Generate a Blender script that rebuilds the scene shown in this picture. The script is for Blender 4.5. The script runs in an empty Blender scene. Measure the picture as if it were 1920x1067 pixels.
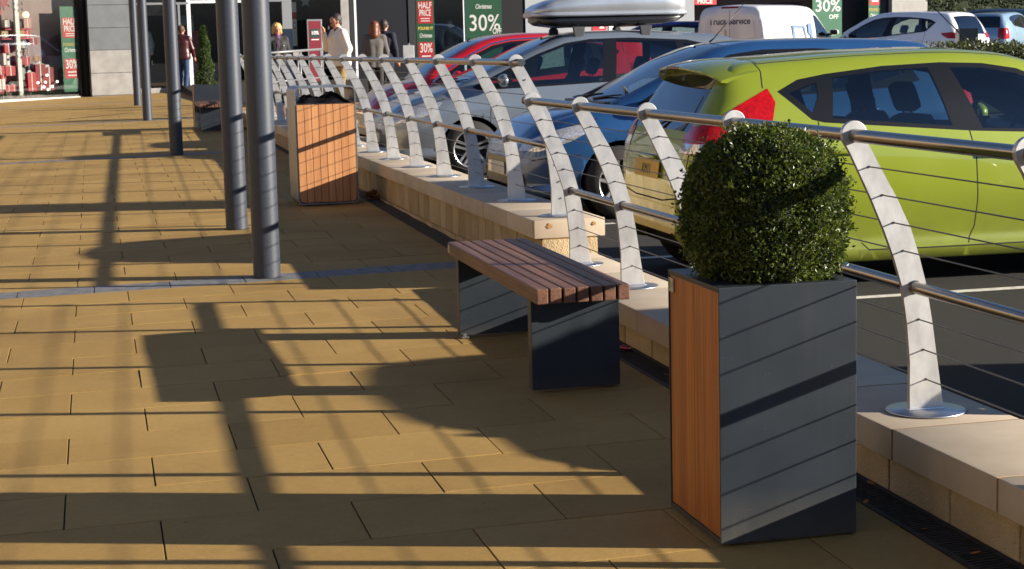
import bpy, bmesh, math, random
import numpy as np
from mathutils import Vector, Matrix
S = bpy.context.scene
COL = S.collection
random.seed(7)
RAD = math.radians

# ------------------------------------------------------------------ camera
CAM_Z = 1.5
RM = ((0.9717851354, -0.2345354822, -0.0250351395),
      (-0.0559514239, -0.1261089660, -0.9904372604),
      (0.2291355249, 0.9638929589, -0.1356734127))      # world -> camera (x right, y down, z forward)
FPX = 3317.34
cam = bpy.data.cameras.new('camera')
cam.sensor_width = 36.0
cam.sensor_fit = 'HORIZONTAL'
cam.lens = 36.0 * FPX / 1920.0
cam.clip_start = 0.05
cam.clip_end = 2000.0
cam.dof.use_dof = True
cam.dof.focus_distance = 5.6
cam.dof.aperture_fstop = 20.0
camo = bpy.data.objects.new('camera', cam)
COL.objects.link(camo)
rx, dn, fw = (Vector(r) for r in RM)
M = Matrix.Identity(4)
for i in range(3):
    M[i][0] = rx[i]; M[i][1] = -dn[i]; M[i][2] = -fw[i]
M[2][3] = CAM_Z
camo.matrix_world = M
S.camera = camo

# ------------------------------------------------------------------ sky, sun, exposure
SUN_EL = RAD(16.2)
SH = Vector((-0.925, 0.38, 0)).normalized()             # way the shadows fall on the ground
world = bpy.data.worlds.new('World')
S.world = world
world.use_nodes = True
wn = world.node_tree
bg = wn.nodes['Background']
sky = wn.nodes.new('ShaderNodeTexSky')
sky.sky_type = 'NISHITA'
sky.sun_disc = False
sky.sun_elevation = SUN_EL
sky.sun_rotation = math.atan2(-SH.x, -SH.y)
sky.air_density = 0.75
sky.dust_density = 0.3
sky.ozone_density = 2.0
sky.altitude = 3500
wn.links.new(sky.outputs[0], bg.inputs['Color'])
bg.inputs['Strength'].default_value = 0.076
sun = bpy.data.lights.new('sun', 'SUN')
sun.energy = 4.7
sun.angle = RAD(0.53)
sun.color = (1.0, 0.90, 0.76)
suno = bpy.data.objects.new('sun', sun)
COL.objects.link(suno)
sdir = Vector((SH.x * math.cos(SUN_EL), SH.y * math.cos(SUN_EL), -math.sin(SUN_EL)))
suno.rotation_euler = sdir.to_track_quat('-Z', 'Y').to_euler()
suno.location = (20, -8, 12)
S.view_settings.view_transform = 'Standard'
S.view_settings.look = 'None'
S.view_settings.exposure = 1.34
S.view_settings.gamma = 1.0
S.cycles.max_bounces = 8
S.cycles.transparent_max_bounces = 24
S.cycles.caustics_reflective = False
S.cycles.caustics_refractive = False
S.cycles.sample_clamp_indirect = 6.0

# ------------------------------------------------------------------ measuring helpers
def ray(px, py):
    u = ((px - 960) / FPX, (py - 533.5) / FPX, 1.0)
    d = [RM[0][i] * u[0] + RM[1][i] * u[1] + RM[2][i] * u[2] for i in range(3)]
    return Vector(d)
def at(px, py, Y):
    d = ray(px, py); t = Y / d.y
    return Vector((d.x * t, Y, CAM_Z + d.z * t))
def GZ(x, y):
    return 0.0037 + 0.0152 * x + 0.0073 * y
def CZ(x, y):
    if y < 17: return -0.10
    return -0.10 + 0.021 * (y - 17)

# ------------------------------------------------------------------ object helpers
def link(o, parent=None):
    COL.objects.link(o)
    if parent is not None: o.parent = parent
    return o
def thing(name, label, cat, loc=(0, 0, 0), rz=0.0, group=None):
    o = bpy.data.objects.new(name, None)
    o.empty_display_size = 0.2
    COL.objects.link(o)
    o.location = loc; o.rotation_euler = (0, 0, rz)
    o['label'] = label; o['category'] = cat
    if group: o['group'] = group
    return o
def tag(o, label, cat, group=None):
    o['label'] = label; o['category'] = cat
    if group: o['group'] = group
    return o
def struct(o):
    o['kind'] = 'structure'; return o
def stuff(o):
    o['kind'] = 'stuff'; return o
def bm_obj(name, bm, mats, parent=None, smooth=False, angle=None):
    me = bpy.data.meshes.new(name)
    bm.normal_update()
    bm.to_mesh(me); bm.free()
    return me_obj(name, me, mats, parent, smooth, angle)
def me_obj(name, me, mats, parent=None, smooth=False, angle=None):
    if not isinstance(mats, (list, tuple)): mats = [mats]
    for m in mats: me.materials.append(m)
    if smooth or angle:
        me.polygons.foreach_set('use_smooth', [True] * len(me.polygons))
        if angle:
            b = bmesh.new(); b.from_mesh(me)
            for e in b.edges:
                if len(e.link_faces) == 2 and e.calc_face_angle(0) > RAD(angle): e.smooth = False
            b.to_mesh(me); b.free()
    o = bpy.data.objects.new(name, me)
    return link(o, parent)
def copy_tree(o, parent=None):
    c = o.copy(); COL.objects.link(c)
    if parent is not None: c.parent = parent
    for ch in list(o.children): copy_tree(ch, c)
    return c

def recolour_copy(root, label, loc, rz, old, new):
    c = copy_tree(root); c.location = loc; c.rotation_euler = (0, 0, rz); c['label'] = label
    todo = list(c.children)
    while todo:
        o = todo.pop(); todo += list(o.children)
        if o.type == 'MESH' and old.name in [m.name for m in o.data.materials]:
            o.data = o.data.copy()
            for i, m in enumerate(o.data.materials):
                if m == old: o.data.materials[i] = new
    return c

def add_box(bm, c, s, rz=0.0, bev=0.0, mat=0, R=None):
    """box centred on c with full size s"""
    T = Matrix.Translation(Vector(c)) @ (R.to_4x4() if R is not None else Matrix.Rotation(rz, 4, 'Z')) @ Matrix.Diagonal((s[0], s[1], s[2], 1))
    r = bmesh.ops.create_cube(bm, size=1.0, matrix=T)
    vs = r['verts']
    fs = set(f for v in vs for f in v.link_faces)
    for f in fs: f.material_index = mat
    if bev > 0:
        es = list(set(e for v in vs for e in v.link_edges))
        b = bmesh.ops.bevel(bm, geom=es, offset=bev, segments=2, affect='EDGES', profile=0.6, clamp_overlap=True)
        for f in b['faces']: f.material_index = mat
def box(x0, x1, y0, y1, z0, z1, bm, bev=0.0, mat=0):
    add_box(bm, ((x0 + x1) / 2, (y0 + y1) / 2, (z0 + z1) / 2), (abs(x1 - x0), abs(y1 - y0), abs(z1 - z0)), 0, bev, mat)
def add_tube(bm, pts, r, n=10, mat=0, cap=True):
    """tube along a polyline; r a number or one radius per point"""
    pts = [Vector(p) for p in pts]
    rs = r if isinstance(r, (list, tuple)) else [r] * len(pts)
    rings = []
    up = Vector((0, 0, 1))
    for i, p in enumerate(pts):
        t = (pts[min(i + 1, len(pts) - 1)] - pts[max(i - 1, 0)]).normalized()
        a = t.cross(up)
        if a.length < 1e-3: a = t.cross(Vector((1, 0, 0)))
        a.normalize(); b = t.cross(a).normalized()
        rings.append([bm.verts.new(p + (a * math.cos(2 * math.pi * k / n) + b * math.sin(2 * math.pi * k / n)) * rs[i]) for k in range(n)])
    for i in range(len(rings) - 1):
        for k in range(n):
            f = bm.faces.new((rings[i][k], rings[i][(k + 1) % n], rings[i + 1][(k + 1) % n], rings[i + 1][k]))
            f.material_index = mat; f.smooth = True
    if cap:
        for rg, rev in ((rings[0], False), (rings[-1], True)):
            f = bm.faces.new(rg if rev else rg[::-1]); f.material_index = mat
def add_lathe(bm, prof, n=24, M=Matrix.Identity(4), mat=0, smooth=True):
    """prof: list of (radius, z) revolved round Z then moved by M"""
    rings = []
    for (r, z) in prof:
        if r < 1e-5: rings.append([bm.verts.new(M @ Vector((0, 0, z)))])
        else: rings.append([bm.verts.new(M @ Vector((r * math.cos(2 * math.pi * k / n), r * math.sin(2 * math.pi * k / n), z))) for k in range(n)])
    for a, b in zip(rings, rings[1:]):
        for k in range(n):
            k2 = (k + 1) % n
            if len(a) == 1 and len(b) == 1: continue
            if len(a) == 1: vs = (a[0], b[k2], b[k])
            elif len(b) == 1: vs = (a[k], a[k2], b[0])
            else: vs = (a[k], a[k2], b[k2], b[k])
            f = bm.faces.new(vs); f.smooth = smooth; f.material_index = mat
def add_prism(bm, poly, M, depth, mat=0, bev=0.0):
    """poly: 2-D outline in M's XY plane, extruded by depth along M's Z"""
    lo = [bm.verts.new(M @ Vector((x, y, 0))) for x, y in poly]
    hi = [bm.verts.new(M @ Vector((x, y, depth))) for x, y in poly]
    n = len(poly)
    fs = [bm.faces.new(lo[::-1]), bm.faces.new(hi)]
    for k in range(n): fs.append(bm.faces.new((lo[k], lo[(k + 1) % n], hi[(k + 1) % n], hi[k])))
    for f in fs: f.material_index = mat
    if bev:
        es = [e for e in fs[0].edges] + [e for e in fs[1].edges]
        bmesh.ops.bevel(bm, geom=es, offset=bev, segments=2, affect='EDGES', profile=0.6)
def frame_M(o, ux, uz):
    """matrix with X=ux, Z=uz (Y = Z x X), origin o"""
    ux = Vector(ux).normalized(); uz = Vector(uz).normalized(); uy = uz.cross(ux)
    m = Matrix.Identity(4)
    for i in range(3): m[i][0] = ux[i]; m[i][1] = uy[i]; m[i][2] = uz[i]; m[i][3] = o[i]
    return m
def text_bm(bm, s, size, M, align='CENTER', depth=0.002, mat=0, sx=1.0, shear=0.0, bold=0.0):
    cu = bpy.data.curves.new('lettering', 'FONT')
    cu.body = s; cu.size = size; cu.align_x = align; cu.align_y = 'CENTER'; cu.extrude = depth / 2
    cu.shear = shear; cu.offset = bold; cu.resolution_u = 4
    o = bpy.data.objects.new('lettering', cu); COL.objects.link(o)
    dg = bpy.context.evaluated_depsgraph_get()
    me = bpy.data.meshes.new_from_object(o.evaluated_get(dg))
    bpy.data.objects.remove(o); bpy.data.curves.remove(cu)
    n0 = len(bm.faces); v0 = len(bm.verts)
    bm.from_mesh(me); bpy.data.meshes.remove(me)
    bm.verts.ensure_lookup_table(); bm.faces.ensure_lookup_table()
    T = M @ Matrix.Diagonal((sx, 1, 1, 1))
    for v in bm.verts[v0:]: v.co = T @ v.co
    for f in bm.faces[n0:]: f.material_index = mat

# ------------------------------------------------------------------ materials
MATS = {}
def new_mat(name):
    m = bpy.data.materials.new(name); m.use_nodes = True
    return m, m.node_tree, m.node_tree.nodes['Principled BSDF']
def N(nt, t, **kw):
    n = nt.nodes.new(t)
    for k, v in kw.items():
        if k.startswith('i_'): n.inputs[k[2:].replace('_', ' ')].default_value = v
        else: setattr(n, k, v)
    return n
def mat(name, col, rough=0.5, metal=0.0, var=0.0, vscale=8.0, bump=0.0, bscale=60.0, coat=0.0, spec=0.5, stretch=None, coords='Object', bdist=0.002, detail=4, emit=None, rvar=0.0, col2=None):
    """Principled with noise-mottled colour, roughness and bump in object coordinates"""
    if name in MATS: return MATS[name]
    m, nt, p = new_mat(name)
    L = nt.links.new
    p.inputs['Base Color'].default_value = (*col, 1); p.inputs['Roughness'].default_value = rough
    p.inputs['Metallic'].default_value = metal; p.inputs['Specular IOR Level'].default_value = spec
    p.inputs['Coat Weight'].default_value = coat; p.inputs['Coat Roughness'].default_value = 0.03
    tc = N(nt, 'ShaderNodeTexCoord'); src = tc.outputs[coords]
    if stretch:
        mp = N(nt, 'ShaderNodeMapping'); mp.inputs['Scale'].default_value = stretch
        L(src, mp.inputs['Vector']); src = mp.outputs[0]
    if var > 0 or col2:
        n = N(nt, 'ShaderNodeTexNoise'); n.inputs['Scale'].default_value = vscale; n.inputs['Detail'].default_value = detail
        L(src, n.inputs['Vector'])
        r = N(nt, 'ShaderNodeValToRGB')
        r.color_ramp.elements[0].position = 0.3; r.color_ramp.elements[1].position = 0.7
        c2 = col2 if col2 else tuple(min(1, c * (1 + var)) for c in col)
        c1 = col if col2 else tuple(c * (1 - var) for c in col)
        r.color_ramp.elements[0].color = (*c1, 1); r.color_ramp.elements[1].color = (*c2, 1)
        L(n.outputs['Fac'], r.inputs[0]); L(r.outputs[0], p.inputs['Base Color'])
        if rvar > 0:
            mr = N(nt, 'ShaderNodeMapRange'); mr.inputs['To Min'].default_value = rough - rvar; mr.inputs['To Max'].default_value = rough + rvar
            L(n.outputs['Fac'], mr.inputs[0]); L(mr.outputs[0], p.inputs['Roughness'])
    if bump > 0:
        n2 = N(nt, 'ShaderNodeTexNoise'); n2.inputs['Scale'].default_value = bscale; n2.inputs['Detail'].default_value = 5
        L(src, n2.inputs['Vector'])
        b = N(nt, 'ShaderNodeBump'); b.inputs['Strength'].default_value = bump; b.inputs['Distance'].default_value = bdist
        L(n2.outputs['Fac'], b.inputs['Height']); L(b.outputs[0], p.inputs['Normal'])
    if emit:
        p.inputs['Emission Color'].default_value = (*emit[0], 1); p.inputs['Emission Strength'].default_value = emit[1]
    MATS[name] = m
    return m
def wood(name, c1, c2, axis='X', rough=0.55, fine=1.0, bump=0.25):
    """timber: grain streaks along one axis"""
    if name in MATS: return MATS[name]
    m, nt, p = new_mat(name); L = nt.links.new
    tc = N(nt, 'ShaderNodeTexCoord')
    oi = N(nt, 'ShaderNodeObjectInfo')
    add = N(nt, 'ShaderNodeVectorMath', operation='ADD')
    L(tc.outputs['Object'], add.inputs[0])
    sc = N(nt, 'ShaderNodeVectorMath', operation='SCALE'); sc.inputs['Scale'].default_value = 7.0
    cx = N(nt, 'ShaderNodeCombineXYZ'); L(oi.outputs['Random'], cx.inputs[0]); L(oi.outputs['Random'], cx.inputs[1]); L(oi.outputs['Random'], cx.inputs[2])
    L(cx.outputs[0], sc.inputs[0]); L(sc.outputs[0], add.inputs[1])
    g = N(nt, 'ShaderNodeNewGeometry')
    cy = N(nt, 'ShaderNodeCombineXYZ'); sc2 = N(nt, 'ShaderNodeMath', operation='MULTIPLY'); sc2.inputs[1].default_value = 11.0
    L(g.outputs['Random Per Island'], sc2.inputs[0])
    for k in range(3): L(sc2.outputs[0], cy.inputs[k])
    add2 = N(nt, 'ShaderNodeVectorMath', operation='ADD'); L(add.outputs[0], add2.inputs[0]); L(cy.outputs[0], add2.inputs[1])
    mp = N(nt, 'ShaderNodeMapping'); s = [90 * fine, 90 * fine, 90 * fine]; s['XYZ'.index(axis)] = 2.2
    mp.inputs['Scale'].default_value = s
    L(add2.outputs[0], mp.inputs['Vector'])
    n = N(nt, 'ShaderNodeTexNoise'); n.inputs['Scale'].default_value = 1.0; n.inputs['Detail'].default_value = 5; n.inputs['Distortion'].default_value = 0.4
    L(mp.outputs[0], n.inputs['Vector'])
    mp2 = N(nt, 'ShaderNodeMapping'); s2 = [14, 14, 14]; s2['XYZ'.index(axis)] = 1.0; mp2.inputs['Scale'].default_value = s2
    L(add2.outputs[0], mp2.inputs['Vector'])
    n2 = N(nt, 'ShaderNodeTexNoise'); n2.inputs['Scale'].default_value = 1.0; n2.inputs['Detail'].default_value = 3
    L(mp2.outputs[0], n2.inputs['Vector'])
    mx = N(nt, 'ShaderNodeMath', operation='ADD'); L(n.outputs['Fac'], mx.inputs[0]); L(n2.outputs['Fac'], mx.inputs[1])
    rnd = N(nt, 'ShaderNodeMath', operation='MULTIPLY_ADD'); rnd.inputs[1].default_value = 0.6; L(g.outputs['Random Per Island'], rnd.inputs[0]); L(mx.outputs[0], rnd.inputs[2])
    r = N(nt, 'ShaderNodeValToRGB'); r.color_ramp.elements[0].position = 0.75; r.color_ramp.elements[1].position = 1.5
    h = N(nt, 'ShaderNodeMath', operation='MULTIPLY'); h.inputs[1].default_value = 0.5
    L(rnd.outputs[0], h.inputs[0])
    r.color_ramp.elements[0].position = 0.52; r.color_ramp.elements[1].position = 0.83
    r.color_ramp.elements[0].color = (*c1, 1); r.color_ramp.elements[1].color = (*c2, 1)
    L(h.outputs[0], r.inputs[0]); L(r.outputs[0], p.inputs['Base Color'])
    p.inputs['Roughness'].default_value = rough
    b = N(nt, 'ShaderNodeBump'); b.inputs['Strength'].default_value = bump; b.inputs['Distance'].default_value = 0.001
    L(n.outputs['Fac'], b.inputs['Height']); L(b.outputs[0], p.inputs['Normal'])
    MATS[name] = m
    return m
def glass(name, tint, refl=1.0, base=0.05):
    if name in MATS: return MATS[name]
    m, nt, p = new_mat(name); L = nt.links.new
    nt.nodes.remove(p)
    out = nt.nodes['Material Output']
    tr = N(nt, 'ShaderNodeBsdfTransparent'); tr.inputs[0].default_value = (*tint, 1)
    gl = N(nt, 'ShaderNodeBsdfGlossy'); gl.inputs['Roughness'].default_value = 0.01; gl.inputs[0].default_value = (0.95, 0.97, 1, 1)
    fr = N(nt, 'ShaderNodeFresnel'); fr.inputs['IOR'].default_value = 1.52
    ma = N(nt, 'ShaderNodeMath', operation='MULTIPLY_ADD'); ma.inputs[1].default_value = refl; ma.inputs[2].default_value = base
    ma.use_clamp = True
    L(fr.outputs[0], ma.inputs[0])
    mx = N(nt, 'ShaderNodeMixShader')
    L(ma.outputs[0], mx.inputs[0]); L(tr.outputs[0], mx.inputs[1]); L(gl.outputs[0], mx.inputs[2]); L(mx.outputs[0], out.inputs['Surface'])
    MATS[name] = m
    return m
def paint(name, col, metal=0.35, rough=0.38, flake=0.12):
    if name in MATS: return MATS[name]
    m, nt, p = new_mat(name); L = nt.links.new
    p.inputs['Base Color'].default_value = (*col, 1); p.inputs['Metallic'].default_value = metal
    p.inputs['Roughness'].default_value = rough; p.inputs['Coat Weight'].default_value = 1.0; p.inputs['Coat Roughness'].default_value = 0.02
    tc = N(nt, 'ShaderNodeTexCoord')
    n = N(nt, 'ShaderNodeTexNoise'); n.inputs['Scale'].default_value = 3.0; n.inputs['Detail'].default_value = 6
    L(tc.outputs['Object'], n.inputs['Vector'])
    mr = N(nt, 'ShaderNodeMapRange'); mr.inputs['To Min'].default_value = rough - 0.04; mr.inputs['To Max'].default_value = rough + 0.08
    L(n.outputs['Fac'], mr.inputs[0]); L(mr.outputs[0], p.inputs['Roughness'])
    n2 = N(nt, 'ShaderNodeTexNoise'); n2.inputs['Scale'].default_value = 900.0
    L(tc.outputs['Object'], n2.inputs['Vector'])
    mx = N(nt, 'ShaderNodeMixRGB'); mx.blend_type = 'MULTIPLY'; mx.inputs[1].default_value = (*col, 1)
    r2 = N(nt, 'ShaderNodeMapRange'); r2.inputs['To Min'].default_value = 1 - flake; r2.inputs['To Max'].default_value = 1 + flake
    L(n2.outputs['Fac'], r2.inputs[0]); mx.inputs[0].default_value = 1.0
    L(r2.outputs[0], mx.inputs[2]); L(mx.outputs[0], p.inputs['Base Color'])
    # road film low on the body
    sp = N(nt, 'ShaderNodeSeparateXYZ'); L(tc.outputs['Object'], sp.inputs[0])
    zr = N(nt, 'ShaderNodeMapRange'); zr.inputs[1].default_value = 0.62; zr.inputs[2].default_value = 0.12; zr.inputs[3].default_value = 0.0; zr.inputs[4].default_value = 0.75; L(sp.outputs[2], zr.inputs[0])
    nd = N(nt, 'ShaderNodeTexNoise'); nd.inputs['Scale'].default_value = 7.0; nd.inputs['Detail'].default_value = 8; L(tc.outputs['Object'], nd.inputs['Vector'])
    mm = N(nt, 'ShaderNodeMath', operation='MULTIPLY'); L(zr.outputs[0], mm.inputs[0]); L(nd.outputs['Fac'], mm.inputs[1])
    dm = N(nt, 'ShaderNodeMixRGB'); dm.inputs[2].default_value = (0.10, 0.085, 0.06, 1); L(mm.outputs[0], dm.inputs[0]); L(mx.outputs[0], dm.inputs[1]); L(dm.outputs[0], p.inputs['Base Color'])
    cw = N(nt, 'ShaderNodeMath', operation='SUBTRACT'); cw.inputs[0].default_value = 1.0; L(mm.outputs[0], cw.inputs[1]); L(cw.outputs[0], p.inputs['Coat Weight'])
    MATS[name] = m
    return m

# ================================================================== the setting
# asphalt car park: one sheet out to the horizon
asphalt = mat('asphalt', (0.014, 0.0135, 0.013), 0.9, var=0.0, col2=(0.062, 0.058, 0.051), vscale=120, bump=0.9, bscale=260, bdist=0.006, spec=0.25)
bm = bmesh.new()
xs = [-900, -300, -100, -30, 2.0, 2.6, 10, 30, 100, 300, 900]; ys = [-300, -100, -20, 0, 8, 17, 22, 27, 32, 38, 44, 50, 60, 100, 300, 1500]
gv = [[bm.verts.new((x, y, CZ(x, min(y, 60)) - (1.2 if x < 2.1 else 0))) for x in xs] for y in ys]
for j in range(len(ys) - 1):
    for i in range(len(xs) - 1):
        bm.faces.new((gv[j][i], gv[j][i + 1], gv[j + 1][i + 1], gv[j + 1][i]))
struct(bm_obj('car_park', bm, asphalt))

# painted bay lines
linem = mat('bay_line_paint', (0.62, 0.60, 0.52), 0.8, var=0.25, vscale=30, bump=0.5, bscale=200)
bm = bmesh.new()
for yb in (9.9, 12.35, 14.82, 17.27, 19.72, 22.15, 24.6):
    x0, x1 = 3.35, 8.4
    k = 8
    for i in range(k):
        a = x0 + (x1 - x0) * i / k; b = x0 + (x1 - x0) * (i + 1) / k
        z = CZ(0, yb) + 0.004
        vs = [bm.verts.new((a, yb - .05, CZ(0, yb - .05) + .004)), bm.verts.new((b, yb - .05, CZ(0, yb - .05) + .004)), bm.verts.new((b, yb + .05, CZ(0, yb + .05) + .004)), bm.verts.new((a, yb + .05, CZ(0, yb + .05) + .004))]
        bm.faces.new(vs)
struct(bm_obj('bay_lines', bm, linem))

# pavement: individual buff slabs on a dark bed
m, nt, p = new_mat('buff_slab'); L = nt.links.new
at_ = N(nt, 'ShaderNodeAttribute', attribute_name='tone')
tc = N(nt, 'ShaderNodeTexCoord')
n1 = N(nt, 'ShaderNodeTexNoise', i_Scale=2.2, i_Detail=6.0); L(tc.outputs['Object'], n1.inputs['Vector'])
n2 = N(nt, 'ShaderNodeTexNoise', i_Scale=380.0, i_Detail=3.0); L(tc.outputs['Object'], n2.inputs['Vector'])
n3 = N(nt, 'ShaderNodeTexNoise', i_Scale=38.0, i_Detail=5.0); L(tc.outputs['Object'], n3.inputs['Vector'])
r = N(nt, 'ShaderNodeValToRGB'); r.color_ramp.elements[0].color = (0.305, 0.185, 0.051, 1); r.color_ramp.elements[1].color = (0.400, 0.256, 0.080, 1)
r.color_ramp.elements[0].position = 0.2; r.color_ramp.elements[1].position = 0.8
a1 = N(nt, 'ShaderNodeMath', operation='MULTIPLY_ADD'); a1.inputs[1].default_value = 0.34; L(at_.outputs['Fac'], a1.inputs[0])
a2 = N(nt, 'ShaderNodeMath', operation='MULTIPLY'); a2.inputs[1].default_value = 0.55; L(n1.outputs['Fac'], a2.inputs[0]); L(a2.outputs[0], a1.inputs[2])
L(a1.outputs[0], r.inputs[0])
mx = N(nt, 'ShaderNodeMixRGB', blend_type='OVERLAY'); mx.inputs[0].default_value = 0.55
L(r.outputs[0], mx.inputs[1])
mx0 = N(nt, 'ShaderNodeMixRGB', blend_type='MIX'); mx0.inputs[0].default_value = 0.25; L(n2.outputs['Fac'], mx0.inputs[1]); L(n3.outputs['Fac'], mx0.inputs[2]); L(mx0.outputs[0], mx.inputs[2])
# small dark spots (old gum and dirt)
vr = N(nt, 'ShaderNodeTexVoronoi', i_Scale=5.0); L(tc.outputs['Object'], vr.inputs['Vector'])
sr = N(nt, 'ShaderNodeValToRGB'); sr.color_ramp.elements[0].position = 0.025; sr.color_ramp.elements[1].position = 0.05
sr.color_ramp.elements[0].color = (0.55, 0.55, 0.55, 1); L(vr.outputs['Distance'], sr.inputs[0])
mx2 = N(nt, 'ShaderNodeMixRGB', blend_type='MULTIPLY'); mx2.inputs[0].default_value = 0.6; L(mx.outputs[0], mx2.inputs[1]); L(sr.outputs[0], mx2.inputs[2])
n5 = N(nt, 'ShaderNodeTexNoise', i_Scale=0.9, i_Detail=9.0, i_Roughness=0.7); L(tc.outputs['Object'], n5.inputs['Vector'])
st_ = N(nt, 'ShaderNodeValToRGB'); st_.color_ramp.elements[0].position = 0.34; st_.color_ramp.elements[1].position = 0.52; st_.color_ramp.elements[0].color = (0.74, 0.72, 0.70, 1); L(n5.outputs['Fac'], st_.inputs[0])
mx3 = N(nt, 'ShaderNodeMixRGB', blend_type='MULTIPLY'); mx3.inputs[0].default_value = 0.7; L(mx2.outputs[0], mx3.inputs[1]); L(st_.outputs[0], mx3.inputs[2])
L(mx3.outputs[0], p.inputs['Base Color']); p.inputs['Roughness'].default_value = 0.82; p.inputs['Specular IOR Level'].default_value = 0.3
b1 = N(nt, 'ShaderNodeBump'); b1.inputs['Strength'].default_value = 0.7; b1.inputs['Distance'].default_value = 0.002; L(n2.outputs['Fac'], b1.inputs['Height']); L(b1.outputs[0], p.inputs['Normal'])
slabm = m
greym = mat('grey_slab', (0.15, 0.15, 0.155), 0.75, var=0.3, vscale=20, bump=0.5, bscale=300)
bedm = mat('joint_sand', (0.055, 0.042, 0.026), 0.95, var=0.3, vscale=40, bump=0.5, bscale=200)
PSI = -0.0056; GX0, GY0 = -0.138, 5.0657; SLW = 0.4364
def gw(u, v):
    return (GX0 + math.cos(PSI) * u - math.sin(PSI) * v, GY0 + math.sin(PSI) * u + math.cos(PSI) * v)
verts, faces, tones, mids = [], [], [], []
rng = random.Random(3)
def slab(u0, u1, v0, v1, mi):
    g = 0.0028; c = 0.0009; dz = rng.uniform(-0.0008, 0.0008); sl = rng.uniform(-.001, .001); sv = rng.uniform(-.001, .001); t = rng.random()
    if rng.random() < 0.05: t = min(1, t + .5)
    i0 = len(verts)
    for ins, z in ((g, -0.012), (g, -c * .8), (g + c, 0)):
        for (u, v, su, sv_) in ((u0 + ins, v0 + ins, -1, -1), (u1 - ins, v0 + ins, 1, -1), (u1 - ins, v1 - ins, 1, 1), (u0 + ins, v1 - ins, -1, 1)):
            x, y = gw(u, v)
            verts.append((x, y, GZ(x, y) + z + dz + (su * sl + sv_ * sv if z > -0.01 else 0)))
    for a in (0, 4):
        for k in range(4):
            faces.append((i0 + a + k, i0 + a + (k + 1) % 4, i0 + a + 4 + (k + 1) % 4, i0 + a + 4 + k))
    faces.append((i0 + 8, i0 + 9, i0 + 10, i0 + 11))
    tones.extend([t] * 9); mids.extend([mi] * 9)
rows = []
v = -7 * SLW; j = -7
while v < 12.99 * SLW:
    rows.append((v, v + SLW, 0.49 * 0.6 if j % 2 == 0 else 0.0, 0)); v += SLW; j += 1
for nb in (27, 22, 22, 22):
    rows.append((v, v + 0.30, 0.1, 1)); v += 0.30
    for k in range(nb):
        rows.append((v, v + SLW, 0.49 * 0.6 if j % 2 == 0 else 0.0, 0)); v += SLW; j += 1
ULIM = 2.385
for (v0, v1, off, mi) in rows:
    if gw(0, v1)[1] > 50.3: break
    far = gw(0, v0)[1] > 24
    ln = 0.6 if mi == 0 else 0.45
    ul = ULIM + (0.06 if v0 > 4.7 else 0)
    if gw(0, v0)[1] > 29.8: ul = 2.62
    u = off - ln * (5 if not far else 14)
    if mi == 1: u = -ln * 16 + 0.1
    while u < ul - 0.02:
        u1 = min(u + ln, ul)
        if ul - u1 < 0.06: u1 = ul
        slab(u, u1, v0, v1, mi); u = u1
me = bpy.data.meshes.new('pavement'); me.from_pydata(verts, [], faces)
me.materials.append(slabm); me.materials.append(greym)
me.polygons.foreach_set('material_index', mids)
ca = me.color_attributes.new('tone', 'FLOAT_COLOR', 'CORNER')
arr = np.repeat(np.array(tones), 4); ca.data.foreach_set('color', np.stack([arr, arr, arr, np.ones_like(arr)], 1).ravel())
struct(link(bpy.data.objects.new('pavement', me)))
bm = bmesh.new()
gv = [[bm.verts.new((x, y, GZ(x, y) - 0.0075)) for x in (-14, -6, 0, 2.37)] for y in (0.5, 10, 20, 30, 50.5)]
for j in range(4):
    for i in range(3): bm.faces.new((gv[j][i], gv[j][i + 1], gv[j + 1][i + 1], gv[j + 1][i]))
struct(bm_obj('joint_bed', bm, bedm))

# buff paved path crossing behind the parked cars, with its kerb
bm = bmesh.new()
bt = mat('path_paving', (0.36, 0.2, 0.06), 0.85, var=0.25, vscale=3, bump=0.3, bscale=120)
def PZ(x, y): return GZ(2.6, y) + 0.004 + 0.002 * (x - 2.6)
gv = [[bm.verts.new((x, y, PZ(x, y))) for x in (2.47, 6, 10, 14)] for y in (27.2, 34, 42, 50.3)]
for j in range(3):
    for i in range(3): bm.faces.new((gv[j][i], gv[j][i + 1], gv[j + 1][i + 1], gv[j + 1][i]))
struct(bm_obj('path', bm, bt))
bm = bmesh.new()
box(2.95, 14.1, 27.03, 27.195, CZ(0, 27) - 0.1, PZ(6, 27) + 0.003, bm, 0.01)
struct(bm_obj('kerb', bm, mat('kerb_stone', (0.32, 0.31, 0.29), 0.85, var=0.2, bump=0.3)))

# slotted drain along the foot of the wall, and the gravel strip further on
iron = mat('cast_iron', (0.035, 0.032, 0.03), 0.7, metal=0.3, var=0.4, vscale=30, bump=0.4, bscale=150)
gr = thing('drain_channel', 'dark cast iron slotted drain along the foot of the low stone wall', 'drain', (2.315, 2.0, 0))
bm = bmesh.new()
z0 = lambda y: GZ(2.3, y)
for xx in (2.2535, 2.3785):
    vs = []
    for y in (2.0, 9.6):
        for dx, dz in ((-.009, -.02), (.009, -.02), (.009, .002), (-.009, .002)): vs.append(bm.verts.new((xx + dx, y, z0(y) + dz)))
    for k in range(4): bm.faces.new((vs[k], vs[(k + 1) % 4], vs[4 + (k + 1) % 4], vs[4 + k]))
    bm.faces.new(vs[:4][::-1]); bm.faces.new(vs[4:])
o = bm_obj('rim', bm, iron, gr); o.matrix_parent_inverse = Matrix.Translation((-2.315, -2.0, 0))
bm = bmesh.new()
y = 2.02
while y < 9.58:
    add_box(bm, (2.316, y, z0(y) - 0.008), (0.107, 0.011, 0.016), rz=RAD(6)); y += 0.021
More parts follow.
